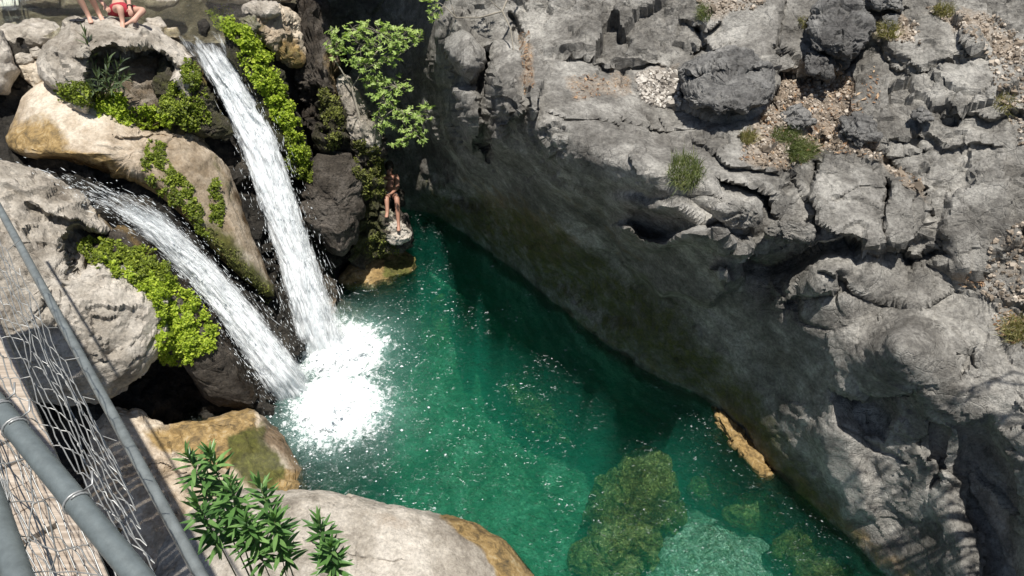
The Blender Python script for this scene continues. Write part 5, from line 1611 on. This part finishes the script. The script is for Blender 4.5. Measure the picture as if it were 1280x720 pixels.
a, b = W(0, 512, 1.52), W(175, 724, 1.24)
hand_a, hand_b = a, b
A = Acc(); A.tube([R_(p) for p in line_ext(a, b, -8, 3.2)], .0215, 20); A.build('top_rail', M_PIPE, br)
a2, b2 = W(0, 262, 4.2), W(252, 722, 2.1)
A = Acc(); A.tube([R_(p) for p in line_ext(a2, b2, -1.6, 1.9)], .0190, 16); A.build('lower_rail', M_PIPE2, br)
a3, b3 = W(-8, 632, 1.45), W(26, 732, 1.3)
A = Acc(); A.tube([R_(p) for p in line_ext(a3, b3, -9, 3)], .0245, 16); A.build('inner_rail', M_PIPE, br)
# deck: planks across, edge beam along
low_dir = (b2 - a2).normalized()
deck_z = 7.02
e0 = W(-40, 300, 4.05); e1 = W(232, 740, 2.3)
ed = (e1 - e0); ed.z = 0; ed.normalize()
def on_deck(p): 
    q = Vector(p); q.z = deck_z; return q
side_v = Vector((-ed.y, ed.x, 0))
if side_v.x > 0: side_v = -side_v                     # away from the pool
E0 = on_deck(W(-30, 300, 4.3)); E1 = on_deck(W(112, 640, 2.6))
ed = (E1 - E0).normalized(); side_v = Vector((ed.y, -ed.x, 0))
if side_v.x > 0: side_v = -side_v
def box_mesh(name, L, Wd, T):
    bm = bmesh.new()
    bmesh.ops.create_cube(bm, size=1)
    for v in bm.verts: v.co = Vector((v.co.x * L, v.co.y * Wd, v.co.z * T))
    bmesh.ops.bevel(bm, geom=bm.edges[:], offset=min(T, Wd) * .08, segments=1, affect='EDGES')
    me = bpy.data.meshes.new(name); bm.to_mesh(me); bm.free(); me.materials.append(M_PLANK)
    return me
plank_me = [box_mesh('plank', 1.35, .135 - .006 * k, .035) for k in range(3)]
ang_ = math.atan2(side_v.y, side_v.x)
k = 0
s = -4.2
rnd = random.Random(4)
while s < 7.0:
    p = E0 + ed * s + side_v * (.75 + rnd.uniform(-.015, .015))
    o = bpy.data.objects.new('plank', rnd.choice(plank_me)); COL.objects.link(o); o.parent = br
    o.location = R_(p); o.rotation_euler = (rnd.gauss(0, .01), rnd.gauss(0, .008), ang_ + rnd.gauss(0, .008))
    s += .1375 + rnd.uniform(0, .003)
beam = box_mesh('edge_board', 11.2, .085, .05)
o = bpy.data.objects.new('edge_board', beam); COL.objects.link(o); o.parent = br
o.location = R_(E0 + ed * 1.4 + side_v * .08 + Vector((0, 0, .05))); o.rotation_euler = (0, 0, math.atan2(ed.y, ed.x))
A = Acc()
for q_ in (.12, .62, 1.18):
    A.tube([R_(E0 + ed * s2 + side_v * q_ - Vector((0, 0, .05))) for s2 in np.linspace(-4, 7, 12)], .014, 8)
    A.build('carrier_cable', M_PIPE2, br); A = Acc()
# netting
def net(name, edge_a, edge_b, cell, seed, wob, loose=0.0):
    """chain-link wires between two long edges given as functions of 0..1"""
    rnd = random.Random(seed)
    A = Acc()
    La = sum((edge_a(k / 20) - edge_a((k + 1) / 20)).length for k in range(20))
    Wb = sum((edge_a(k / 5) - edge_b(k / 5)).length for k in range(6)) / 6
    nu = max(4, int(La / cell)); nv = max(2, int(Wb / cell))
    def pt(i, j):
        s, t = i / nu, j / nv
        p = edge_a(s).lerp(edge_b(s), t)
        nz = np.array([[s * 9, t * 2.5, seed]])
        o_ = Vector((float(fbm(nz, 3, seed)[0]), float(fbm(nz, 3, seed + 1)[0]), float(fbm(nz, 3, seed + 2)[0]))) * wob
        return p + o_ - Vector((0, 0, loose * math.sin(math.pi * t)))
    G = {}
    for i in range(nu * 1 + 1):
        for j in range(nv + 1):
            if (i + j) % 2 == 0:
                G[(i, j)] = pt(i, j) + Vector((rnd.gauss(0, 1), rnd.gauss(0, 1), rnd.gauss(0, 1))) * cell * .05
    for i in range(nu):
        for (j0, dj) in [(j, 1) for j in range(nv)] + [(j, -1) for j in range(1, nv + 1)]:
            if (i, j0) in G and (i + 1, j0 + dj) in G:
                p, q2 = G[(i, j0)], G[(i + 1, j0 + dj)]
                m1 = p.lerp(q2, .5) + Vector((rnd.gauss(0, 1), rnd.gauss(0, 1), rnd.gauss(0, 1))) * cell * .03
                A.tube([R_(p), R_(p.lerp(m1, .25) + (p - q2).orthogonal().normalized() * cell * .04), R_(m1), R_(q2)], .0015, 4, False)
    for j in (nv,):
        for i in range(nu + 1):
            if (i, j) in G:
                p = G[(i, j)]
                A.tube([R_(p), R_(p + Vector((rnd.gauss(.012, .01), rnd.gauss(.0, .01), rnd.gauss(.008, .012))) * 1.6)], .0015, 4, False)
    o = A.build(name, M_WIRE, br)
    return tag(o, kind='stuff')
def lerpf(a, b): return lambda s: a.lerp(b, s)
# outer fold: its selvage zigzags in front of the lower rail
net('chain_link_netting', lerpf(W(-70, 395, 1.95), W(205, 742, 1.27)), lambda s: W(-40, 215, 3.0).lerp(W(140, 570, 1.85), s * 1.0), .056, 3, .010, .02)
net('chain_link_netting', lerpf(W(-60, 440, 1.7), W(190, 745, 1.2)), lambda s: on_deck(E0 + ed * (1.2 + 4.2 * s) + side_v * .3), .062, 8, .012, .03)
net('chain_link_netting', lerpf(W(-40, 490, 1.55), W(150, 735, 1.22)), lerpf(W(-80, 600, 1.6), W(60, 800, 1.35)), .062, 9, .02, .02)
# wire ties round the top rail
for (u, v) in ((22, 538), (104, 640), (0, 510)):
    s_ = (u - 0) / 175
    c0 = hand_a.lerp(hand_b, s_)
    axd = (hand_b - hand_a).normalized(); x = axd.orthogonal().normalized(); y = axd.cross(x)
    A = Acc()
    A.tube([R_(c0 + (x * math.cos(t_) + y * math.sin(t_)) * .0235 + axd * .006 * t_ / 6) for t_ in [k * 2 * math.pi / 16 for k in range(20)]], .0024, 6)
    A.tube([R_(c0 + x * .0235), R_(c0 + x * .045 + axd * .01), R_(c0 + x * .06 - axd * .01)], .0022, 5)
    A.build('wire_tie', M_WIRE, br)

# ------------------------------------------------------------------ tree beside the bridge, right of the view: it dapples the cliff
def shade_tree():
    rnd = random.Random(12)
    base = Vector((8.6, 4.4, 4.0))
    g = drop(8.6, 4.4, 8)
    if g: base = g
    root = empty('tree', base)
    tag(root, 'tree right of the frame whose feathery branches shade the cliff', 'tree')
    A = Acc(); Lf = Acc()
    top = base + Vector((-.8, -.5, 3.4))
    A.tube([Vector((0, 0, -.3)), Vector((-.2, -.1, 1.2)), Vector((-.5, -.3, 2.4)), top - base], [.16, .13, .10, .05], 10)
    def feather(p, d, L, dens=1.0, ll=.10):
        d = d.normalized()
        pts = [p + d * L * s + Vector((0, 0, -.22 * L * s * s)) for s in (0, .25, .5, .75, 1)]
        A.tube([q - base for q in pts], [.014, .011, .008, .006, .003], 5)
        sd = d.cross(Vector((0, 0, 1))).normalized()
        n = int(L * 22 * dens)
        for i in range(n):
            s = rnd.uniform(.15, 1)
            q = p + d * L * s + Vector((0, 0, -.22 * L * s * s))
            dd2 = (d * rnd.uniform(.6, 1.2) + sd * rnd.choice((-1, 1)) * rnd.uniform(.1, .7) + Vector((0, 0, rnd.gauss(-.15, .2)))).normalized()
            l = ll * rnd.uniform(.6, 1.5); wv = dd2.cross(Vector((rnd.gauss(0, .3), rnd.gauss(0, .3), 1))).normalized() * l * .12
            rl = q - Vector((0, 0, H)); dp = rl.y * cp - rl.z * sp
            if dp > 0 and 640 + F * rl.x / dp < 1310: continue
            Lf.add([q - base, q + dd2 * l * .5 + wv - base, q + dd2 * l - base, q + dd2 * l * .5 - wv - base], [(0, 1, 2, 3)])
    for (px, py, tq, n, L, sp_) in SHADE:
        w0 = P(px, py, tq)
        tgt = V3(w0)
        for i in range(n):
            hz = rnd.uniform(3.6, 5.0)
            c = tgt + Vector((SUN.x / SUN.z * hz, SUN.y / SUN.z * hz, hz)) + Vector((rnd.gauss(0, sp_), rnd.gauss(0, sp_), 0))
            d = Vector((-1, -.30 + rnd.gauss(0, .12), rnd.gauss(-.05, .1)))
            st = c - d.normalized() * L * .5
            j = base + (top - base) * rnd.uniform(.6, 1)
            A.tube([j - base, j.lerp(st, .5) + Vector((0, 0, .2)) - base, st - base], [.04, .025, .014], 6)
            feather(st, d, L * rnd.uniform(.7, 1.2))
    A.build('trunk', M_BARK, root)
    o = Lf.build('crown', M_OLE2, root, False)
    tag(o, kind='stuff')
SHADE = [(1240, 480, 8.0, 5, 1.1, .16), (1265, 570, 7.8, 6, 1.1, .25), (1250, 660, 7.8, 10, 1.2, .3), (1180, 660, 8.3, 5, 1.2, .25), (1120, 640, 8.8, 3, 1.0, .2), (1290, 640, 7.5, 8, 1.2, .35)]
shade_tree()
